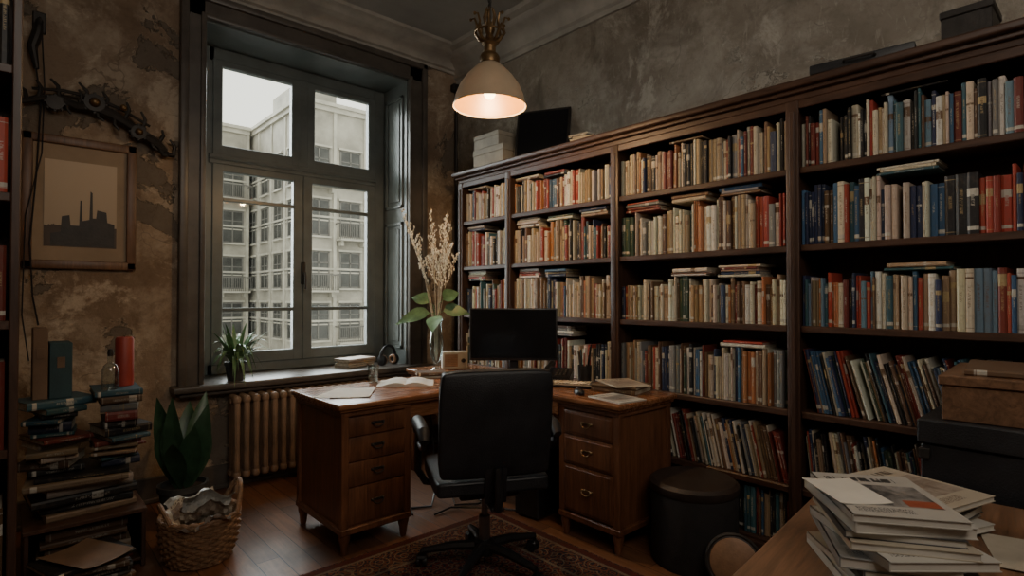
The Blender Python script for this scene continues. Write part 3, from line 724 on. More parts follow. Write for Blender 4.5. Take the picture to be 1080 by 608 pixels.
# ---------------------------------------------------------------- monitor + desk things
mo = thing('monitor', 'black flat computer monitor standing on desk corner', 'monitor', (-.62, -1.44, DZ), math.radians(-42))
g = G(); g.box((0, .02, .29), (.58, .022, .345), .006, seg=2); g.box((0, .04, .29), (.30, .03, .20), .012); ms = lpart(mo, 'housing', g, M_plastic)
lpart(ms, 'screen', G().box((0, .008, .295), (.556, .003, .318), .0008), M_screen)
lpart(mo, 'stand', G().box((0, .055, .14), (.06, .02, .26), .006), M_plastic)
lpart(mo, 'base', G().box((0, .04, .008), (.24, .17, .014), .006), M_plastic)

kb = thing('keyboard', 'black computer keyboard on wooden desk', 'keyboard', (-.60, -1.87, DZ), math.radians(-62))
lpart(kb, 'keyboard_body', G().box((0, 0, .012), (.36, .13, .020), .005), M_plastic)
g = G()
for r in range(5):
    for c_ in range(16): g.box((-.159 + c_ * .0212, -.045 + r * .0225, .0255), (.017, .018, .008), .002)
k = lpart(kb, 'keys', g, M_steel); k['kind'] = 'stuff'
ms = thing('computer_mouse', 'small black computer mouse on desk', 'mouse', (-.75, -2.12, DZ), -.5)
g = G(); g.sph((0, 0, .012), .03, 0, 3, (.9, 1.6, .75)); bmesh.ops.bisect_plane(g.bm, geom=g.bm.verts[:] + g.bm.edges[:] + g.bm.faces[:], plane_co=(0, 0, 0.0005), plane_no=(0, 0, -1), clear_outer=True)
lpart(ms, 'mouse_body', g, M_plastic); lpart(ms, 'scroll_wheel', G().box((0, .03, .031), (.006, .014, .006), .002), M_steel)

pcx, pcy = -.41, -1.87
pc = thing('pen_cup', 'dark cup holding pens on desk', 'pen cup', (pcx, pcy, DZ))
lpart(pc, 'cup', G().lathe([(.0, .0), (.040, 0), (.043, .11), (.039, .11), (.037, .006), (.0, .006)], (0, 0, 0), 24, caps=False), M_dark)
for k in range(8):
    a = k * .8; pen = G().tube([(.012 * math.cos(a), .012 * math.sin(a), .008), (.042 * math.cos(a), .042 * math.sin(a), .17 + .010 * k)], .005, 6)
    o = mk('pen', pen, [M_plastic, M_red, M_brass, M_steel, M_teal, M_cream, M_plastic, M_dark][k], None, (pcx, pcy, DZ)); tag(o, 'thin pen standing in dark cup', 'pen', 'pens in cup')
ph = thing('telephone', 'black desk telephone with handset on desk', 'telephone', (-.43, -1.66, DZ), math.radians(-60))
g = G(); g.poly([(-.09, -.08, 0), (.09, -.08, 0), (.09, .08, 0), (-.09, .08, 0), (-.09, -.08, .025), (.09, -.08, .025), (.09, .08, .070), (-.09, .08, .070)], [(0, 3, 2, 1), (4, 5, 6, 7), (0, 1, 5, 4), (1, 2, 6, 5), (2, 3, 7, 6), (3, 0, 4, 7)])
bmesh.ops.bevel(g.bm, geom=g.bm.edges[:], offset=.006, segments=2, affect='EDGES'); lpart(ph, 'phone_body', g, M_plastic)
g = G(); g.tube([(-.058, -.085, .058), (-.058, -.05, .075), (-.058, 0, .088), (-.058, .05, .098), (-.058, .09, .092)], [.022, .019, .013, .017, .022], 12); lpart(ph, 'handset', g, M_plastic)
for r in range(4):
    for c_ in range(3): lpart(ph, 'key', G().box((.0 + c_ * .026, -.050 + r * .026, .037 + r * .0075), (.02, .018, .01), .002, 0, RX(.25)), M_dark)

def sheet(name, x, y, z, yaw, w=.21, h=.297, mat=None, t=.0015, curl=0.0, label='white paper sheet lying on desk', cat='paper', group=None):
    g = G(); nx = 8; V = []; F = []
    for k in (0, t):
        for j in range(nx + 1):
            u = j / nx; zz = k + curl * (abs(u - .5) * 2) ** 3
            for v_ in (-.5, .5): V.append(((u - .5) * w, v_ * h, zz))
    n2 = (nx + 1) * 2
    for j in range(nx):
        a = j * 2; F += [(a, a + 1, a + 3, a + 2), (n2 + a, n2 + a + 2, n2 + a + 3, n2 + a + 1), (a, a + 2, n2 + a + 2, n2 + a), (a + 1, n2 + a + 1, n2 + a + 3, a + 3)]
    F += [(0, n2, n2 + 1, 1), (nx * 2, nx * 2 + 1, n2 + nx * 2 + 1, n2 + nx * 2)]
    g.poly(V, F); bmesh.ops.recalc_face_normals(g.bm, faces=g.bm.faces)
    o = mk(name, g, mat or M_paper, None, (x, y, z), (0, 0, yaw)); return tag(o, label, cat, group)
sheet('paper_sheet', -1.70, -1.22, DZ, -.9, curl=.002, group='papers on desk'); sheet('paper_sheet', -1.66, -1.26, DZ + .004, -.6, curl=.003, label='top paper sheet lying askew on desk', group='papers on desk')
ob = thing('open_book', 'open white-paged book lying on wooden desk', 'book', (-1.26, -1.16, DZ), math.radians(-35))
def halfpages(s):
    g = G(); V = []; F = []; n_ = 8
    for j in range(n_ + 1):
        u = j / n_; z = .004 + .022 * math.sin(PI * min(1, u * 1.15 + .08)) ** .7 * (1 - .35 * u) + .003
        for y in (-.12, .12): V.append((s * u * .165, y, z))
    for j in range(n_ + 1):
        for y in (-.12, .12): V.append((s * (j / n_) * .165, y, .003))
    m_ = (n_ + 1) * 2
    for j in range(n_):
        a = j * 2; F += [(a, a + 2, a + 3, a + 1), (m_ + a, m_ + a + 1, m_ + a + 3, m_ + a + 2), (a, m_ + a, m_ + a + 2, a + 2), (a + 1, a + 3, m_ + a + 3, m_ + a + 1)]
    F += [(n_ * 2, m_ + n_ * 2, m_ + n_ * 2 + 1, n_ * 2 + 1), (0, 1, m_ + 1, m_)]
    g.poly(V, F); bmesh.ops.recalc_face_normals(g.bm, faces=g.bm.faces); return g
lpart(ob, 'cover', G().box((0, 0, .0015), (.345, .25, .003), .001), M_tan); lpart(ob, 'pages', halfpages(1), M_paper); lpart(ob, 'pages', halfpages(-1), M_paper)
z = stack(-.98, -1.01, DZ, 2, .9, dims=((.13, .15), (.18, .2), (.015, .025)), where='on the desk', group='books on the desk', pal=['black', 'brown', 'cream'])
tb_ = mk('drinking_glass', G().lathe([(0, 0), (.03, 0), (.036, .11), (.033, .11), (.028, .01), (0, .01)], (0, 0, 0), 28, caps=False), M_vglass, None, (-1.38, -.965, DZ)); tag(tb_, 'clear empty drinking glass on desk', 'glass')
z = stack(-.475, -2.20, DZ, 2, .15, dims=((.21, .23), (.26, .28), (.016, .026)), where='on the desk beside magazines', group='books on the desk', pal=['tan', 'brown'], jitter=.08, off=.005)
sheet('magazine', -.705, -2.34, DZ, -.15, mat=M_mags[0], w=.19, h=.24, t=.007, label='glossy magazine lying on desk corner', cat='magazine', group='magazines on desk')
sheet('magazine', -.48, -2.21, z, -.5, mat=M_mags[3], t=.005, label='cream magazine on top of books on desk', cat='magazine', group='magazines on desk')
rd = thing('tabletop_radio', 'small cream radio box on desk near vase', 'radio', (-.60, -.76, DZ), -.5)
lpart(rd, 'radio_case', G().box((0, 0, .065), (.19, .10, .13), .012, seg=3), M_cream)
g = G()
for k in range(7): g.box((-.03, -.052, .03 + k * .012), (.09, .004, .005), .001)
g.box((-.03, -.0505, .066), (.098, .002, .09), 0)
lpart(rd, 'speaker_grille', g, M_tan); lpart(rd, 'dial', G().lathe([(.016, 0), (.015, .012)], (.06, -.05, .065), 16, 0, RX(PI / 2)), M_dark)

# vase with flowers
vx, vy = -.79, -.80
vs = mk('glass_vase', G().lathe([(0, 0), (.046, 0), (.050, .008), (.022, .03), (.020, .05), (.044, .12), (.052, .20), (.042, .28), (.036, .33), (.048, .38), (.045, .38), (.033, .33), (.039, .28), (.049, .20), (.041, .12), (.010, .06), (0, .055)], (0, 0, 0), 36, caps=False), M_vglass, None, (vx, vy, DZ)); tag(vs, 'tall clear glass vase holding dried flowers on desk', 'vase')
fl = thing('flower_arrangement', 'dried cream branches and broad green leaves in glass vase', 'flowers', (vx, vy, DZ))
g = G(); g2 = G()
for k in range(14):
    a = R.uniform(0, 2 * PI); lean = R.uniform(.03, .19); Lh = R.uniform(.82, 1.27)
    bx = math.cos(a) * lean - .05; by = math.sin(a) * lean + .03
    P = [Vector((0.004 * math.cos(a), .004 * math.sin(a), .08)), Vector((bx * .10, by * .10, .34)), Vector((bx * .5, by * .5, .34 + (Lh - .34) * .5)), Vector((bx * 1.3, by * 1.3, Lh))]
    P = [P[0], P[0].lerp(P[1], .5), P[1], P[1].lerp(P[2], .5), P[2], P[2].lerp(P[3], .5), P[3]]
    g2.tube(P, [.0024, .0022, .002, .002, .0018, .0016, .001], 5)
    for b_i in range(9):
        t = b_i / 9; p = P[4].lerp(P[6], t); aa = R.uniform(0, 2 * PI); ln = .13 * (1.1 - t) * R.uniform(.6, 1.1)
        tip = p + Vector((math.cos(aa) * ln * .5, math.sin(aa) * ln * .5, ln))
        g2.tube([p, p.lerp(tip, .5) + Vector((math.cos(aa), math.sin(aa), 0)) * .008, tip], [.0014, .0012, .0008], 3)
        for q in range(10):
            s_ = p.lerp(tip, .15 + .85 * q / 9) + Vector((R.gauss(0, .005), R.gauss(0, .005), R.gauss(0, .004)))
            g.sph(s_, R.uniform(.003, .0056), 0, 1, (1, .5, 2.1), RZ(R.uniform(0, PI)) @ RX(R.uniform(-.7, .7)))
o = lpart(fl, 'seed_pods', g, M_dry); o['kind'] = 'stuff'; lpart(fl, 'stems', g2, M_stem)
g = G(); g2 = G()
for (a, L_, el, h0) in ((2.5, .24, .0, .42), (-.6, .20, .25, .42), (2.2, .17, .7, .46), (4.0, .20, -.2, .41), (-.9, .16, .9, .47)):
    d = Vector((math.cos(a), math.sin(a), el)); p = Vector((0, 0, h0)) + d * .05
    g2.tube([(0, 0, .10), (0, 0, .35), Vector((0, 0, h0)) + d * .02, p], .0025, 5); g.leaf(p, d, L_, .115, .35, 0, 8, .18, .7, (-.55 + .2 * math.sin(a * 3), -.6, .45))
lpart(fl, 'leaves', g, M_leaf2); lpart(fl, 'leaf_stems', g2, M_leaf2)

# ---------------------------------------------------------------- sill things
sx, sy, sz = -1.91, .0, .72
pp = thing('potted_plant', 'arching spider plant in dark pot on windowsill', 'potted plant', (sx, sy, sz))
lpart(pp, 'pot', G().lathe([(0, 0), (.050, 0), (.066, .10), (.072, .105), (.072, .13), (.064, .13), (.058, .10), (0, .10)], (0, 0, 0), 28, caps=False), M_potd)
lpart(pp, 'soil', G().lathe([(0, .098), (.060, .10), (0.0, .108)], (0, 0, 0), 20, caps=False), M_soil)
g = G()
for k in range(85):
    a = R.uniform(0, 2 * PI); left = max(0, -math.cos(a)) * (1 if math.sin(a) > -.3 else .3); up = max(0, math.sin(a))
    el = R.uniform(1.1, 3.2) + left * 2.2 + up * 1.2; d = Vector((math.cos(a), math.sin(a), el)); Lq = R.uniform(.34, .58) * (1 - .35 * left)
    g.leaf((.018 * math.cos(a), .018 * math.sin(a), .10), d, Lq, .028, R.uniform(.3, 1.2) * (1 - .4 * left), 0, 10, .3, .6)
lpart(pp, 'leaves', g, M_leaf2)
z = stack(-.93, .17, .72, 4, PI / 2 + .3, dims=((.15, .19), (.25, .30), (.014, .024)), where='on the windowsill', group='books on the windowsill', pal=['cream', 'tan', 'black', 'white'], jitter=.12)
hp = thing('headphones', 'black over-ear headphones resting on windowsill', 'headphones', (-.69, .06, .72), .3)
g = G(); g.tube([(.085 * math.cos(PI * k / 14), 0, .07 + .095 * math.sin(PI * k / 14)) for k in range(15)], .012, 8); lpart(hp, 'headband', g, M_plastic)
for s in (-1, 1):
    g = G(); g.lathe([(.012, -.022), (.04, -.02), (.045, 0), (.043, .012), (.02, .018)], (s * .075, 0, .046), 24, 0, RY(s * PI / 2)); e = lpart(hp, 'ear_cup', g, M_plastic)
    g = G(); g.tube([(s * .055, .030 * math.cos(2 * PI * k / 20), .046 + .030 * math.sin(2 * PI * k / 20)) for k in range(20)], .012, 8, closed=True); lpart(e, 'ear_pad', g, M_tan)

# ---------------------------------------------------------------- radiator
rad = thing('radiator', 'rusty brown cast-iron column radiator beneath window', 'radiator', (-1.3, -.12, 0))
def section():
    g = G()
    for y in (-.055, 0, .055):
        g.tube([(0, y, .10), (0, y, .16), (0, y, .35), (0, y, .56), (0, y, .61)], [.018, .021, .019, .021, .018], 10)
    g.box((0, 0, .61), (.052, .155, .06), .024, seg=3); g.box((0, 0, .115), (.052, .155, .06), .024, seg=3)
    g.box((0, 0, .60), (.066, .03, .03), .004); g.box((0, 0, .12), (.066, .03, .03), .004)
    return g
s0 = lpart(rad, 'section', section(), M_rad, (-1.95 + 1.3, 0, 0))
for k in range(1, 20):
    o = s0.copy(); COL.objects.link(o); o.parent = rad; o.location = (-1.95 + 1.3 + k * .061, 0, 0)
for x in (-1.95, -1.95 + 19 * .061):
    for y in (-.05, .05): lpart(rad, 'foot', G().tube([(x + 1.3, y, 0), (x + 1.3, y, .05), (x + 1.3, y, .10)], [.02, .013, .018], 8), M_rad)
g = G(); g.tube([(.52, 0, .12), (.56, 0, .12), (.60, 0, .10), (.60, 0, .0)], .012, 8); lpart(rad, 'pipe', g, M_rad)

# ---------------------------------------------------------------- stool, rug
so = thing('round_stool', 'black fabric drum stool in front of bookcase', 'stool', (-.56, -2.70, 0))
lpart(so, 'stool_body', G().lathe([(0, 0), (.20, 0), (.207, .02), (.207, .33), (.203, .345), (0, .345)], (0, 0, 0), 48, caps=False), M_felt)
lpart(so, 'seat_cushion', G().lathe([(0, .345), (.205, .345), (.214, .36), (.213, .385), (.195, .40), (.10, .407), (0, .408)], (0, 0, 0), 48, caps=False), M_stool)
hx, hy = .68, .96
g = G(); g.bb(-hx, hx, -hy, hy, 0, .011, .003)
rug = mk('area_rug', g, rug_mat(hx, hy), None, (-1.58, -2.53, .0005)); tag(rug, 'worn dark red oriental patterned rug on plank floor', 'rug')

# ---------------------------------------------------------------- pendant lamp
lx, ly = -1.11, -1.78
pl = thing('pendant_lamp', 'cream enamel pendant lamp with ornate brass crown, lit', 'pendant lamp', (lx, ly, 2.36))
sh = [(.045, .24), (.062, .232), (.085, .212), (.130, .165), (.168, .11), (.190, .055), (.200, .01), (.206, .002), (.204, -.004), (.197, .002)]
shi = [(.197, .002), (.195, .008), (.184, .055), (.162, .105), (.124, .158), (.08, .20), (.045, .215)]
lpart(pl, 'lamp_shade', G().lathe(sh, (0, 0, 0), 64, caps=False), M_shade)
lpart(pl, 'shade_lining', G().lathe(shi, (0, 0, 0), 64, caps=False), M_shadein)
g = G(); g.lathe([(0, .225), (.035, .225), (.054, .24), (.058, .27), (.048, .29), (.034, .30), (.034, .335), (.046, .35), (.030, .37), (.020, .40), (.030, .43), (.018, .47), (0, .47)], (0, 0, 0), 32, caps=False)
lpart(pl, 'socket_cap', g, M_brass)
g = G()
for k in range(8):
    a = k * PI / 4; c_, s_ = math.cos(a), math.sin(a)
    g.tube([(c_ * .02, s_ * .02, .36), (c_ * .055, s_ * .055, .37), (c_ * .082, s_ * .082, .41), (c_ * .070, s_ * .070, .455), (c_ * .085, s_ * .085, .495), (c_ * .105, s_ * .105, .49)], [.006, .009, .009, .007, .006, .004], 6)
    g.sph((c_ * .106, s_ * .106, .487), .010, 0, 1)
    g.tube([(c_ * .02, s_ * .02, .44), (c_ * .035, s_ * .035, .50), (c_ * .02, s_ * .02, .55)], [.004, .005, .003], 5)
g.tube([(.080 * math.cos(2 * PI * k / 24), .080 * math.sin(2 * PI * k / 24), .412) for k in range(24)], .006, 6, closed=True)
lpart(pl, 'ornate_crown', g, M_brass)
g = G(); g.tube([(0, 0, .44), (0, 0, 1.10)], .005, 8)
for k in range(20): g.tube([(.011 * math.cos(2 * PI * j / 10) * (1 if k % 2 else 0.0), .011 * math.cos(2 * PI * j / 10) * (0 if k % 2 else 1.0), .565 + k * .027 + .017 * math.sin(2 * PI * j / 10)) for j in range(10)], .003, 5, closed=True)
lpart(pl, 'chain_and_cord', g, M_dark)
lpart(pl, 'ceiling_rose', G().lathe([(.012, 1.07), (.05, 1.11), (.055, 1.139)], (0, 0, 0), 24), M_brass)
lpart(pl, 'bulb', G().sph((0, 0, .075), .034, 0, 3, (1, 1, 1.1)), M_bulb)
lpart(pl, 'bulb_socket', G().lathe([(.018, .10), (.02, .16), (.03, .225)], (0, 0, 0), 16), M_dark)
ld = bpy.data.lights.new('lamp_light', 'POINT'); ld.energy = 30; ld.color = (1, .64, .32); ld.shadow_soft_size = .03
lo = bpy.data.objects.new('lamp_light', ld); COL.objects.link(lo); lo.parent = pl; lo.location = (0, 0, .0)

# ---------------------------------------------------------------- wall pipe
g = G(); g.tube([(-.05, -.035, 3.2), (-.05, -.035, 2.4), (-.05, -.035, 1.0), (-.05, -.035, .02)], .014, 10)
g.box((-.05, -.03, 3.21), (.09, .06, .07), .01)
o = mk('wall_pipe', g, M_dark); tag(o, 'thin dark heating pipe running down wall corner', 'pipe')

# ---------------------------------------------------------------- framed picture & wall ornaments
fr = thing('framed_picture', 'faded sepia landscape print in wooden frame on wall', 'picture', (-2.77, 0, 1.845))
fx0, fx1, fz0, fz1 = -3.04, -2.50, 1.46, 2.23
g = G()
for (a, b, c_, d) in ((fx0, fx0 + .05, fz0, fz1), (fx1 - .05, fx1, fz0, fz1), (fx0, fx1, fz0, fz0 + .05), (fx0, fx1, fz1 - .05, fz1)):
    g.bb(a, b, -.035, -.003, c_, d, .008, seg=2)
part(fr, 'frame', g, M_frame)
part(fr, 'mount', G().bb(fx0 + .04, fx1 - .04, -.015, -.004, fz0 + .04, fz1 - .04), M_mat)
p = part(fr, 'print', G().bb(fx0 + .10, fx1 - .10, -.018, -.015, fz0 + .13, fz1 - .14), M_art)
g = G(); zb = fz0 + .155
prof_ = [(-2.61, .12), (-2.645, .13), (-2.65, .19), (-2.695, .20), (-2.70, .15), (-2.716, .15), (-2.718, .30), (-2.728, .31), (-2.732, .14), (-2.765, .13), (-2.767, .25), (-2.776, .25), (-2.78, .10), (-2.82, .10), (-2.825, .16), (-2.86, .15), (-2.865, .06), (-2.91, .05)]
V = [(-2.91, -.0185, zb - .02), (-2.61, -.0185, zb - .02)] + [(x, -.0185, zb + h_) for x, h_ in prof_]
g.poly(V, [tuple(range(len(V)))])
part(fr, 'printed_shapes', g, M_dark, parent=p)

hn = thing('wall_ornament', 'dark jagged antique mechanical arm ornament mounted on wall', 'ornament', (-2.7, -.06, 2.40))
pts = [(-3.05, 2.38), (-2.96, 2.42), (-2.88, 2.43), (-2.80, 2.41), (-2.72, 2.42), (-2.64, 2.40), (-2.56, 2.36), (-2.48, 2.31), (-2.41, 2.27), (-2.35, 2.22)]
g = G(); g.tube([(x, -.06, z) for x, z in pts], [.014, .020, .026, .024, .034, .034, .026, .030, .032, .018], 8)
g.tube([(-3.0, -.075, 2.46), (-2.86, -.075, 2.48), (-2.70, -.075, 2.47), (-2.58, -.075, 2.43), (-2.44, -.075, 2.36)], [.008, .010, .012, .010, .008], 8)
for i, (x, z, l, an) in enumerate(((-3.02, 2.40, .07, 1.8), (-2.97, 2.42, .09, 1.4), (-2.93, 2.43, .05, -1.4), (-2.88, 2.44, .10, 1.7), (-2.84, 2.42, .07, -1.7), (-2.79, 2.42, .08, 1.3), (-2.75, 2.43, .12, 1.65), (-2.71, 2.40, .07, -1.3), (-2.66, 2.42, .10, 1.5), (-2.62, 2.38, .08, -1.6), (-2.57, 2.38, .10, 1.2), (-2.53, 2.33, .06, -1.8), (-2.48, 2.33, .11, 1.35), (-2.43, 2.27, .06, -1.4), (-2.39, 2.27, .08, 1.1), (-2.36, 2.22, .06, -.6))):
    g.tube([(x, -.065, z), (x + math.cos(an) * l * .6, -.08, z + math.sin(an) * l * .6), (x + math.cos(an + .3) * l, -.085, z + math.sin(an + .3) * l)], [.012, .010, .006], 6)
for x, z, r in ((-2.90, 2.40, .040), (-2.72, 2.44, .052), (-2.50, 2.31, .042)):
    g.lathe([(r * .4, -.02), (r, -.018), (r, .018), (r * .4, .02)], (x, -.075, z), 16, 0, RX(PI / 2))
    for q in range(8): g.box((x + math.cos(q * PI / 4) * r * 1.08, -.075, z + math.sin(q * PI / 4) * r * 1.08), (.014, .022, .014), .002, 0, RY(-q * PI / 4))
g.tube([(-2.40, -.06, 2.26), (-2.36, -.06, 2.20), (-2.31, -.06, 2.20), (-2.30, -.06, 2.26), (-2.33, -.06, 2.30)], [.018, .016, .014, .012, .006], 8)
part(hn, 'mechanical_arm', g, M_dark)
for x, z, r in ((-2.72, 2.44, .028), (-2.50, 2.31, .022), (-2.58, 2.44, .020)): part(hn, 'brass_knob', G().sph((x, -.098, z), r, 0, 2), M_brass)
for x, z in ((-2.88, 2.43), (-2.52, 2.34)): part(hn, 'wall_bracket', G().bb(x - .015, x + .015, -.05, 0, z - .015, z + .015, .004), M_dark)

hk = thing('wall_hook', 'dark iron wall hook with hanging tool', 'hook', (-2.97, 0, 2.85))
g = G(); g.bb(-3.0, -2.94, -.02, 0, 2.80, 2.92, .005); g.tube([(-2.97, -.018, 2.88), (-2.97, -.06, 2.87), (-2.97, -.07, 2.83), (-2.97, -.05, 2.80)], .007, 8); part(hk, 'hook_plate', g, M_dark)
g = G(); g.tube([(-2.97, -.055, 2.86), (-2.98, -.055, 2.78), (-3.0, -.055, 2.70), (-2.98, -.055, 2.58)], [.016, .026, .024, .012], 10); part(hk, 'hanging_tool', g, M_dark)
g = G(); g.tube([(-2.985, -.055, 2.60), (-2.96, -.045, 2.40), (-2.975, -.05, 2.0), (-3.0, -.045, 1.6), (-2.985, -.05, 1.30), (-2.96, -.08, 1.14)], .0045, 6)
o = mk('hanging_cable', g, M_plastic); tag(o, 'thin black cable hanging down plaster wall', 'cable', 'hanging cables')
g = G(); g.tube([(-2.96, -.055, 2.80), (-2.945, -.05, 2.5), (-2.955, -.1, 2.1), (-3.02, -.06, 1.75), (-3.03, -.10, 1.2), (-3.0, -.16, .95)], .0035, 6)
o = mk('hanging_cable', g, M_plastic); tag(o, 'thin black cable hanging down plaster wall', 'cable', 'hanging cables')

# ---------------------------------------------------------------- tall bookcase by west wall
tbk = thing('bookcase', 'tall dark bookcase standing against side wall with books', 'bookcase', (-3.48, -1.85, 0))
bx0, bx1, by0, by1 = -3.88, -3.068, -2.0, -1.72
lv2 = [.08, .47, .86, 1.23, 1.60, 1.97, 2.34, 2.70]
for x in (bx0, bx1 - .022): part(tbk, 'upright', G().bb(x, x + .022, by0, by1, 0, 2.9, .003), M_shelf)
for z in lv2 + [2.89]: part(tbk, 'shelf', G().bb(bx0 + .022, bx1 - .022, by0, by1, z - .025, z, .002), M_shelfY)
part(tbk, 'back_panel', G().bb(bx0, bx1, by1, by1 + .01, 0, 2.9), M_shelf)
for i, z in enumerate(lv2[:-1]):
    x = bx1 - .03
    for k in range(3):
        t = R.uniform(.02, .045); h = R.uniform(.2, .29); cn = R.choice(['brown', 'dred', 'tan', 'black', 'brown', 'grey', 'red'])
        make_book(t, .18, h, cn, (x - t / 2, by0 + .01 + .09, z + h / 2 + .0005), (0, 0, PI / 2), '%s book upright in tall side bookcase' % CN[cn], 'books in the side bookcase'); x -= t + .001

# ---------------------------------------------------------------- messy piles on a crate
rk = thing('wooden_crate', 'low dark wooden crate on floor supporting book piles', 'crate', (-2.80, -.73, 0))
for x in (-3.03, -2.60): part(rk, 'side_board', G().bb(x, x + .018, -.95, -.50, 0, .26, .003), M_shelf)
part(rk, 'top_board', G().bb(-3.035, -2.577, -.955, -.495, .26, .28, .003), M_shelfY)
part(rk, 'bottom_board', G().bb(-3.012, -2.60, -.95, -.50, .03, .045, .003), M_shelfY)
part(rk, 'back_board', G().bb(-3.012, -2.60, -.51, -.495, .045, .26, .003), M_shelf)
MESS = ['brown', 'brown', 'brown', 'black', 'black', 'black', 'tan', 'navy', 'grey', 'dred', 'cream', 'teal', 'tan']
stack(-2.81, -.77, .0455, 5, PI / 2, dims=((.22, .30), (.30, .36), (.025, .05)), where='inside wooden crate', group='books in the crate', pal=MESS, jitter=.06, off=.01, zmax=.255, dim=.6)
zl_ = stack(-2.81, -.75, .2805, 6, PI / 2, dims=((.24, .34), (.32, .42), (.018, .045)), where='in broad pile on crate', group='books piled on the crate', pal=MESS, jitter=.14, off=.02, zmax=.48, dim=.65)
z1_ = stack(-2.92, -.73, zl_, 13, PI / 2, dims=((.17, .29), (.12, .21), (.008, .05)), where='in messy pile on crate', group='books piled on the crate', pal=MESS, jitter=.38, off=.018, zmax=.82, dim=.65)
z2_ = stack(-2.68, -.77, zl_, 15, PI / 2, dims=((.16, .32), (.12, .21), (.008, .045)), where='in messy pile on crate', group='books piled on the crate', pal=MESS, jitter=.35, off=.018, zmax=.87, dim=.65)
make_book(.035, .22, .27, 'teal', (-2.925, -.72, z1_ + .0175), (PI / 2, 0, PI / 2 + .3), 'large teal book lying flat on messy pile', 'books piled on the crate'); z1_ += .0355
cd = thing('pillar_candle', 'tall muted red pillar candle on stacked books', 'candle', (-2.645, -.72, z2_))
lpart(cd, 'wax', G().lathe([(0, 0), (.040, 0), (.041, .01), (.040, .235), (.035, .245), (.01, .238), (0, .238)], (0, 0, 0), 28, caps=False), M_red)
lpart(cd, 'wick', G().tube([(0, 0, .236), (.001, 0, .25), (.004, 0, .258)], .0015, 5), M_dark)
bt = thing('glass_bottle', 'small clear glass bottle with dark stopper', 'bottle', (-2.715, -.82, z2_))
lpart(bt, 'bottle_body', G().lathe([(0, 0), (.033, 0), (.036, .01), (.036, .09), (.028, .115), (.012, .13), (.012, .16), (.015, .165)], (0, 0, 0), 24, caps=False), M_vglass)
lpart(bt, 'stopper', G().lathe([(0, .16), (.011, .16), (.013, .175), (.010, .195), (0, .198)], (0, 0, 0), 16, caps=False), M_dark)
for k, (dx, h_, w_) in enumerate(((0, .33, .055), (.075, .26, .085))):
    o = thing('box_file', ('brown' if k != 1 else 'teal') + ' cloth box file standing on stacked books', 'box file', (-2.975 + dx, -.69, z1_), 0, 'box files')
    lpart(o, 'file_body', G().box((0, 0, h_ / 2), (w_, .18, h_), .003), M_kraft if k != 1 else M_teal); lpart(o, 'spine_label', G().box((0, -.091, h_ * .65), (.03, .003, .05), .0008), M_kraft)
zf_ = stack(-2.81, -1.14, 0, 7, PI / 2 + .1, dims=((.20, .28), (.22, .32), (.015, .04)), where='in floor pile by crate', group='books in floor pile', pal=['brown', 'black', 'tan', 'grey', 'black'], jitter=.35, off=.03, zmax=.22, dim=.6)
sheet('paper_sheet', -2.83, -1.12, zf_, .5, curl=.012, mat=M_kraft, label='loose brown paper on floor book pile', group='loose papers')

# ---------------------------------------------------------------- basket with papers
bkx, bky = -2.37, -1.05
bs = thing('wicker_basket', 'round brown wicker basket filled with crumpled wrap and papers', 'basket', (bkx, bky, 0))
g = G(); NR = 14
def brad(t): return .135 + .038 * t + .012 * math.sin(t * PI)
for r in range(NR):
    t = r / (NR - 1); z = .012 + t * .20; rr = brad(t)
    g.tube([((rr + .006 * math.cos(k * PI / 2 + (PI if r % 2 else 0))) * math.cos(2 * PI * k / 64), (rr + .006 * math.cos(k * PI / 2 + (PI if r % 2 else 0))) * math.sin(2 * PI * k / 64), z) for k in range(64)], .0088, 6, closed=True)
lpart(bs, 'woven_side', g, M_wick)
g = G()
for k in range(32):
    a = 2 * PI * k / 32; g.tube([(brad(t) * math.cos(a), brad(t) * math.sin(a), .005 + t * .212) for t in (0, .25, .5, .75, 1)], .005, 5)
o = lpart(bs, 'stakes', g, M_wick); o['kind'] = 'stuff'
g = G()
for ph_ in (0, PI / 2): g.tube([(.175 * math.cos(2 * PI * k / 60), .175 * math.sin(2 * PI * k / 60), .222 + .008 * math.sin(k * PI * 24 / 60 + ph_ * 2)) for k in range(60)], .010, 7, closed=True)
lpart(bs, 'rim', g, M_wick)
lpart(bs, 'basket_handle', G().tube([(.180 * math.cos(a), .180 * math.sin(a), .222 + .13 * math.cos(a * 2.2)) for a in [(-.71 + 1.42 * k / 16) for k in range(17)]], .012, 8), M_wick)
lpart(bs, 'basket_handle', G().tube([(-.172 * math.cos(a), .172 * math.sin(a), .222 + .08 * math.cos(a * 2.6)) for a in [(-.6 + 1.2 * k / 14) for k in range(15)]], .010, 8), M_wick)
lpart(bs, 'basket_floor', G().lathe([(0, .001), (.13, .001), (.13, .012), (0, .012)], (0, 0, 0), 32, caps=False), M_wick)
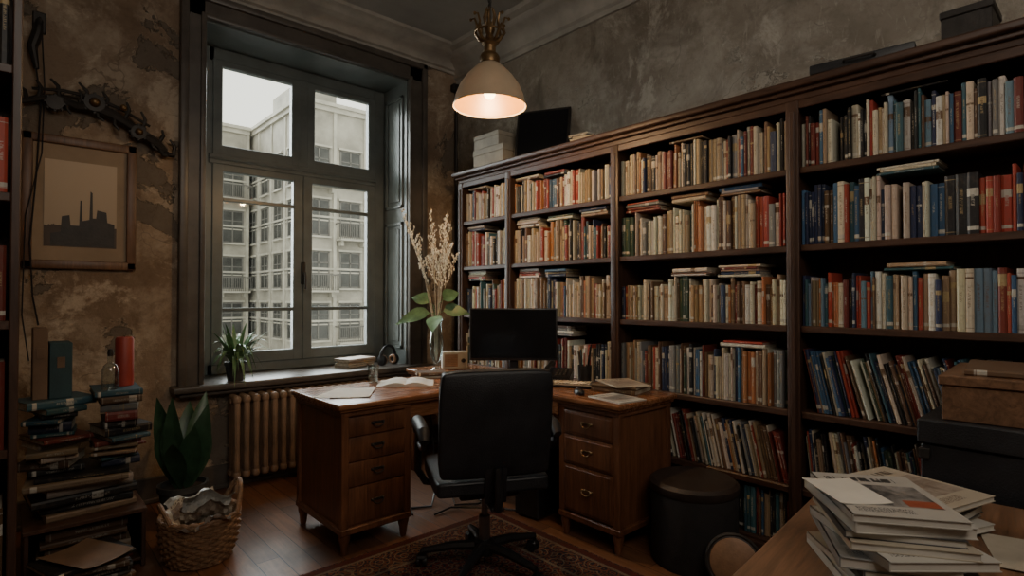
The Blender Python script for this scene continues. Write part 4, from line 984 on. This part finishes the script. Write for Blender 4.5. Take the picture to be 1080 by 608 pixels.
for k in range(5):
    g = G(); w_, h_ = .21, .22; n_ = 12; V = []; F = []
    for i in range(n_ + 1):
        for j in range(n_ + 1):
            u = (i / n_ - .5); v = (j / n_ - .5)
            V.append((u * w_ * (1 + .2 * v), .012 * math.sin(u * 7 + k) + .010 * math.sin(v * 13 + k * 2) + .010 * math.sin(u * 31 + v * 23 + k) + (.14 * max(0, v) ** 2 * (1 if k > 2 else -1)), v * h_ * (1 + .16 * math.sin(u * 9 + k))))
    for i in range(n_):
        for j in range(n_): q = i * (n_ + 1) + j; F.append((q, q + 1, q + n_ + 2, q + n_ + 1))
    g.poly(V, F); yy = (k - 2) * .055
    plastic = k % 2 == 0
    o = mk('plastic_wrap' if plastic else 'newspaper', g, M_plast if plastic else M_mags[3], None, (bkx + .01 * (k % 3), bky + yy, .178 + .02 * (k % 3)), (-(k - 2) * .32, .15 * (k % 3 - 1), .12 * (k - 2)))
    tag(o, 'crumpled shiny plastic wrap stuffed in wicker basket' if plastic else 'folded newspaper stuffed in wicker basket', 'plastic wrap' if plastic else 'newspaper', 'papers in basket')

# ---------------------------------------------------------------- floor plant
fp = thing('potted_plant', 'tall dark plant with broad upright leaves beside radiator', 'potted plant', (-2.33, -.50, 0))
lpart(fp, 'pot', G().lathe([(0, 0), (.09, 0), (.12, .19), (.13, .20), (.13, .23), (.115, .23), (.11, .20), (0, .20)], (0, 0, 0), 32, caps=False), M_potd)
lpart(fp, 'soil', G().lathe([(0, .20), (.112, .202), (0.0, .215)], (0, 0, 0), 20, caps=False), M_soil)
g = G()
for k in range(15):
    a = k * 2.4; tl = .08 + .30 * (k % 4) / 3; d = Vector((math.cos(a) * tl, math.sin(a) * tl - .05, 1)); L0 = R.uniform(.42, .62)
    g.leaf((.04 * math.cos(a), .04 * math.sin(a), .20), d, L0, .12, R.uniform(.0, .30), 0, 10, .3, .95, (-.4 + .5 * math.cos(a), -.8, .3))
lpart(fp, 'leaves', g, M_leafd)

# ---------------------------------------------------------------- floor bits
hd = thing('hand_drum', 'small dark round hand drum with tan skin on floor', 'drum', (-.70, -2.975, 0), math.radians(26))
Md = RY(-PI / 2 + .30)
g = G(); g.lathe([(.098, -.05), (.112, -.04), (.116, 0), (.112, .036), (.104, .040)], (0, 0, .128), 40, 0, Md); lpart(hd, 'drum_shell', g, M_stool)
g = G(); g.lathe([(0, .046), (.085, .046), (.100, .040), (.102, .030), (.096, .030)], (0, 0, .128), 40, 0, Md, caps=False); lpart(hd, 'drum_skin', g, M_tan)
g = G(); g.tube([tuple((Matrix.Translation((0, 0, .128)) @ Md) @ Vector((.112 * math.cos(2 * PI * k / 36), .112 * math.sin(2 * PI * k / 36), .032))) for k in range(36)], .010, 6, closed=True); lpart(hd, 'drum_hoop', g, M_dark)
stack(-.47, -3.19, 0, 6, .2, dims=((.2, .22), (.27, .3), (.01, .02)), where='on the floor by bookcase', group='books on the floor', jitter=.1, off=.008, pal=['cream', 'brown', 'black', 'tan', 'grey'])
bg = thing('computer_tower', 'small black computer case on floor under desk', 'computer', (-.62, -1.75, 0), .1)
lpart(bg, 'case_body', G().box((0, 0, .2), (.40, .18, .39), .008), M_plastic); lpart(bg, 'front_panel', G().box((-.202, 0, .2), (.006, .17, .37), .003), M_dark)
for pts_ in ([(-.84, -1.70, .03), (-.87, -1.55, .008), (-.95, -1.50, .018), (-1.02, -1.44, .02), (-1.08, -1.38, .02), (-1.2, -1.38, .006)],
             [(-.70, -1.45, .60), (-.74, -1.46, .30), (-.80, -1.50, .06), (-.90, -1.42, .008), (-1.02, -1.34, .008), (-.95, -1.22, .008), (-.84, -1.28, .008), (-.86, -1.40, .012)],
             [(-1.05, -1.10, .62), (-1.03, -1.12, .35), (-1.06, -1.18, .05), (-1.14, -1.26, .008), (-1.25, -1.20, .008), (-1.30, -1.30, .008)]):
    g = G(); g.tube(pts_, .006, 6); o = mk('power_cable', g, M_plastic); tag(o, 'black cable trailing across floor under desk', 'cable', 'cables under the desk')

# ---------------------------------------------------------------- near table with magazines
TZ = .70
nt_ = thing('wooden_table', 'brown oak table covered with stacked magazines', 'table', (-1.42, -4.14, 0), math.radians(5.6))
lpart(nt_, 'tabletop', G().box((0, 0, TZ - .016), (.95, 1.22, .032), .006, seg=3), M_table)
for a in (-1, 1):
    lpart(nt_, 'apron', G().box((a * .42, 0, TZ - .08), (.02, 1.06, .09), .003), M_table); lpart(nt_, 'apron', G().box((0, a * .55, TZ - .08), (.82, .02, .09), .003), M_table)
    for b in (-1, 1): lpart(nt_, 'leg', G().box((a * .42, b * .55, (TZ - .032) / 2), (.05, .05, TZ - .032), .005), M_table)
def mag(x, y, z, yaw, t, w_, h_, m_, label, group):
    g = G(); c_ = .0016; g.box((0, 0, c_ / 2), (w_, h_, c_), 0, 0); g.box((0, 0, t - c_ / 2), (w_, h_, c_), 0, 0); g.box((-w_ / 2 + .0015, 0, t / 2), (.003, h_, t), 0, 0)
    g.box((.0, 0, t / 2), (w_ - .005, h_ - .005, t - 2 * c_), 0, 1)
    o = mk('magazine', g, [m_, M_paper], None, (x, y, z), (0, 0, yaw), smooth=False); tag(o, label, 'magazine', group); return z + t + .0003
zz = TZ
ML = ['white', 'grey', 'dark', 'cream', 'rust-accented white']
for k in range(9):
    t = R.uniform(.012, .024); i = [0, 3, 2, 1, 0, 3, 2, 0, 4][k]
    zz = mag(-1.67 + R.uniform(-.020, .020), -3.80 + R.uniform(-.020, .020), zz, -1.0 + R.uniform(-.16, .16) + (.35 if k in (1, 4) else 0), t, R.uniform(.205, .225), R.uniform(.27, .30), M_mags[i], 'thick glossy %s magazine in stack on table' % ML[i], 'magazines in the near stack')
sheet('card', -1.71, -3.73, zz, -.75, .11, .16, M_paper, .0015, .003, 'white paper card on top of magazine stack', 'paper')
zz = TZ
for k in range(6):
    t = R.uniform(.010, .020); i = [1, 0, 3, 2, 0, 3][k]
    zz = mag(-1.29 + R.uniform(-.02, .02), -3.755 + R.uniform(-.012, .012), zz, -.25 + R.uniform(-.15, .15), t, R.uniform(.20, .215), R.uniform(.26, .28), M_mags[i], '%s magazine in second stack on table' % ML[i], 'magazines in the far stack')
sheet('paper_sheet', -1.33, -4.07, TZ, .3, .21, .29, M_cream, .0015, .004, 'cream loose paper lying on oak table', 'paper')

cb = thing('travel_chest', 'large black case with lid standing in front of bookcase', 'chest', (-.62, -3.99, 0))
part(cb, 'chest_body', G().bb(-.895, -.345, -4.30, -3.70, 0, .825, .005), M_leather); part(cb, 'chest_lid', G().bb(-.904, -.336, -4.31, -3.692, .828, .905, .005), M_leather)
for y in (-3.712, -4.285): part(cb, 'corner_fitting', G().bb(-.908, -.86, y - .015, y + .015, .78, .812, .002), M_dark)
ob = thing('wooden_box', 'flat brown wooden box resting on black case', 'box', (-.62, -3.99, .906), .05)
lpart(ob, 'box_body', G().box((0, 0, .055), (.48, .50, .11), .003), M_table); lpart(ob, 'box_lid', G().box((0, 0, .127), (.495, .515, .03), .003), M_table)
stack(-.62, -3.99, 1.0485, 1, .1, dims=((.36, .37), (.42, .43), (.018, .02)), where='on wooden box', group='books on the box', pal=['brown'], jitter=.1)

# ---------------------------------------------------------------- light, world, camera
wd = bpy.data.worlds.new('World'); bpy.context.scene.world = wd; wd.use_nodes = True
t = wd.node_tree; bgn = t.nodes['Background']; n = N(t)
tc = n.node('ShaderNodeTexCoord'); nz = n.noise(tc.outputs['Generated'], 1.6, 4)
n.link(n.mix(n.ramp(nz, .3, .7), (0.82, 0.82, 0.75), (0.94, 0.93, 0.84)), bgn.inputs[0]); bgn.inputs[1].default_value = 2.5
pd = bpy.data.lights.new('window_portal', 'AREA'); pd.shape = 'RECTANGLE'; pd.size = 1.5; pd.size_y = 2.4
pd.cycles.is_portal = True
po = bpy.data.objects.new('window_portal', pd); COL.objects.link(po); po.location = (-1.33, .48, 1.95); po.rotation_euler = (math.radians(-90), 0, 0)
sd = bpy.data.lights.new('sky_light', 'SUN'); sd.energy = 17; sd.angle = math.radians(80); sd.color = (.88, .95, 1.0)
so_ = bpy.data.objects.new('sky_light', sd); COL.objects.link(so_)
so_.rotation_euler = Vector((.05, -1.0, -.62)).to_track_quat('-Z', 'Y').to_euler()
fd = bpy.data.lights.new('fill_light', 'AREA'); fd.shape = 'RECTANGLE'; fd.size = 1.8; fd.size_y = 1.4; fd.energy = 34; fd.color = (1.0, .89, .76)  # added fill panel, unseen behind the camera, lifts the dim interior
fo = bpy.data.objects.new('fill_light', fd); COL.objects.link(fo); fo.location = (-2.5, -4.75, 3.0)
fo.rotation_euler = (Vector((-.9, -.9, 2.2)) - Vector(fo.location)).to_track_quat('-Z', 'Y').to_euler()

cd_ = bpy.data.cameras.new('camera'); cam = bpy.data.objects.new('camera', cd_); COL.objects.link(cam)
cam.location = CAM; cam.rotation_euler = (math.radians(90.87), 0, math.radians(-42.2)); cd_.lens = 36 * 590 / 1080; cd_.sensor_width = 36; cd_.clip_start = .05; cd_.clip_end = 200
bpy.context.scene.camera = cam
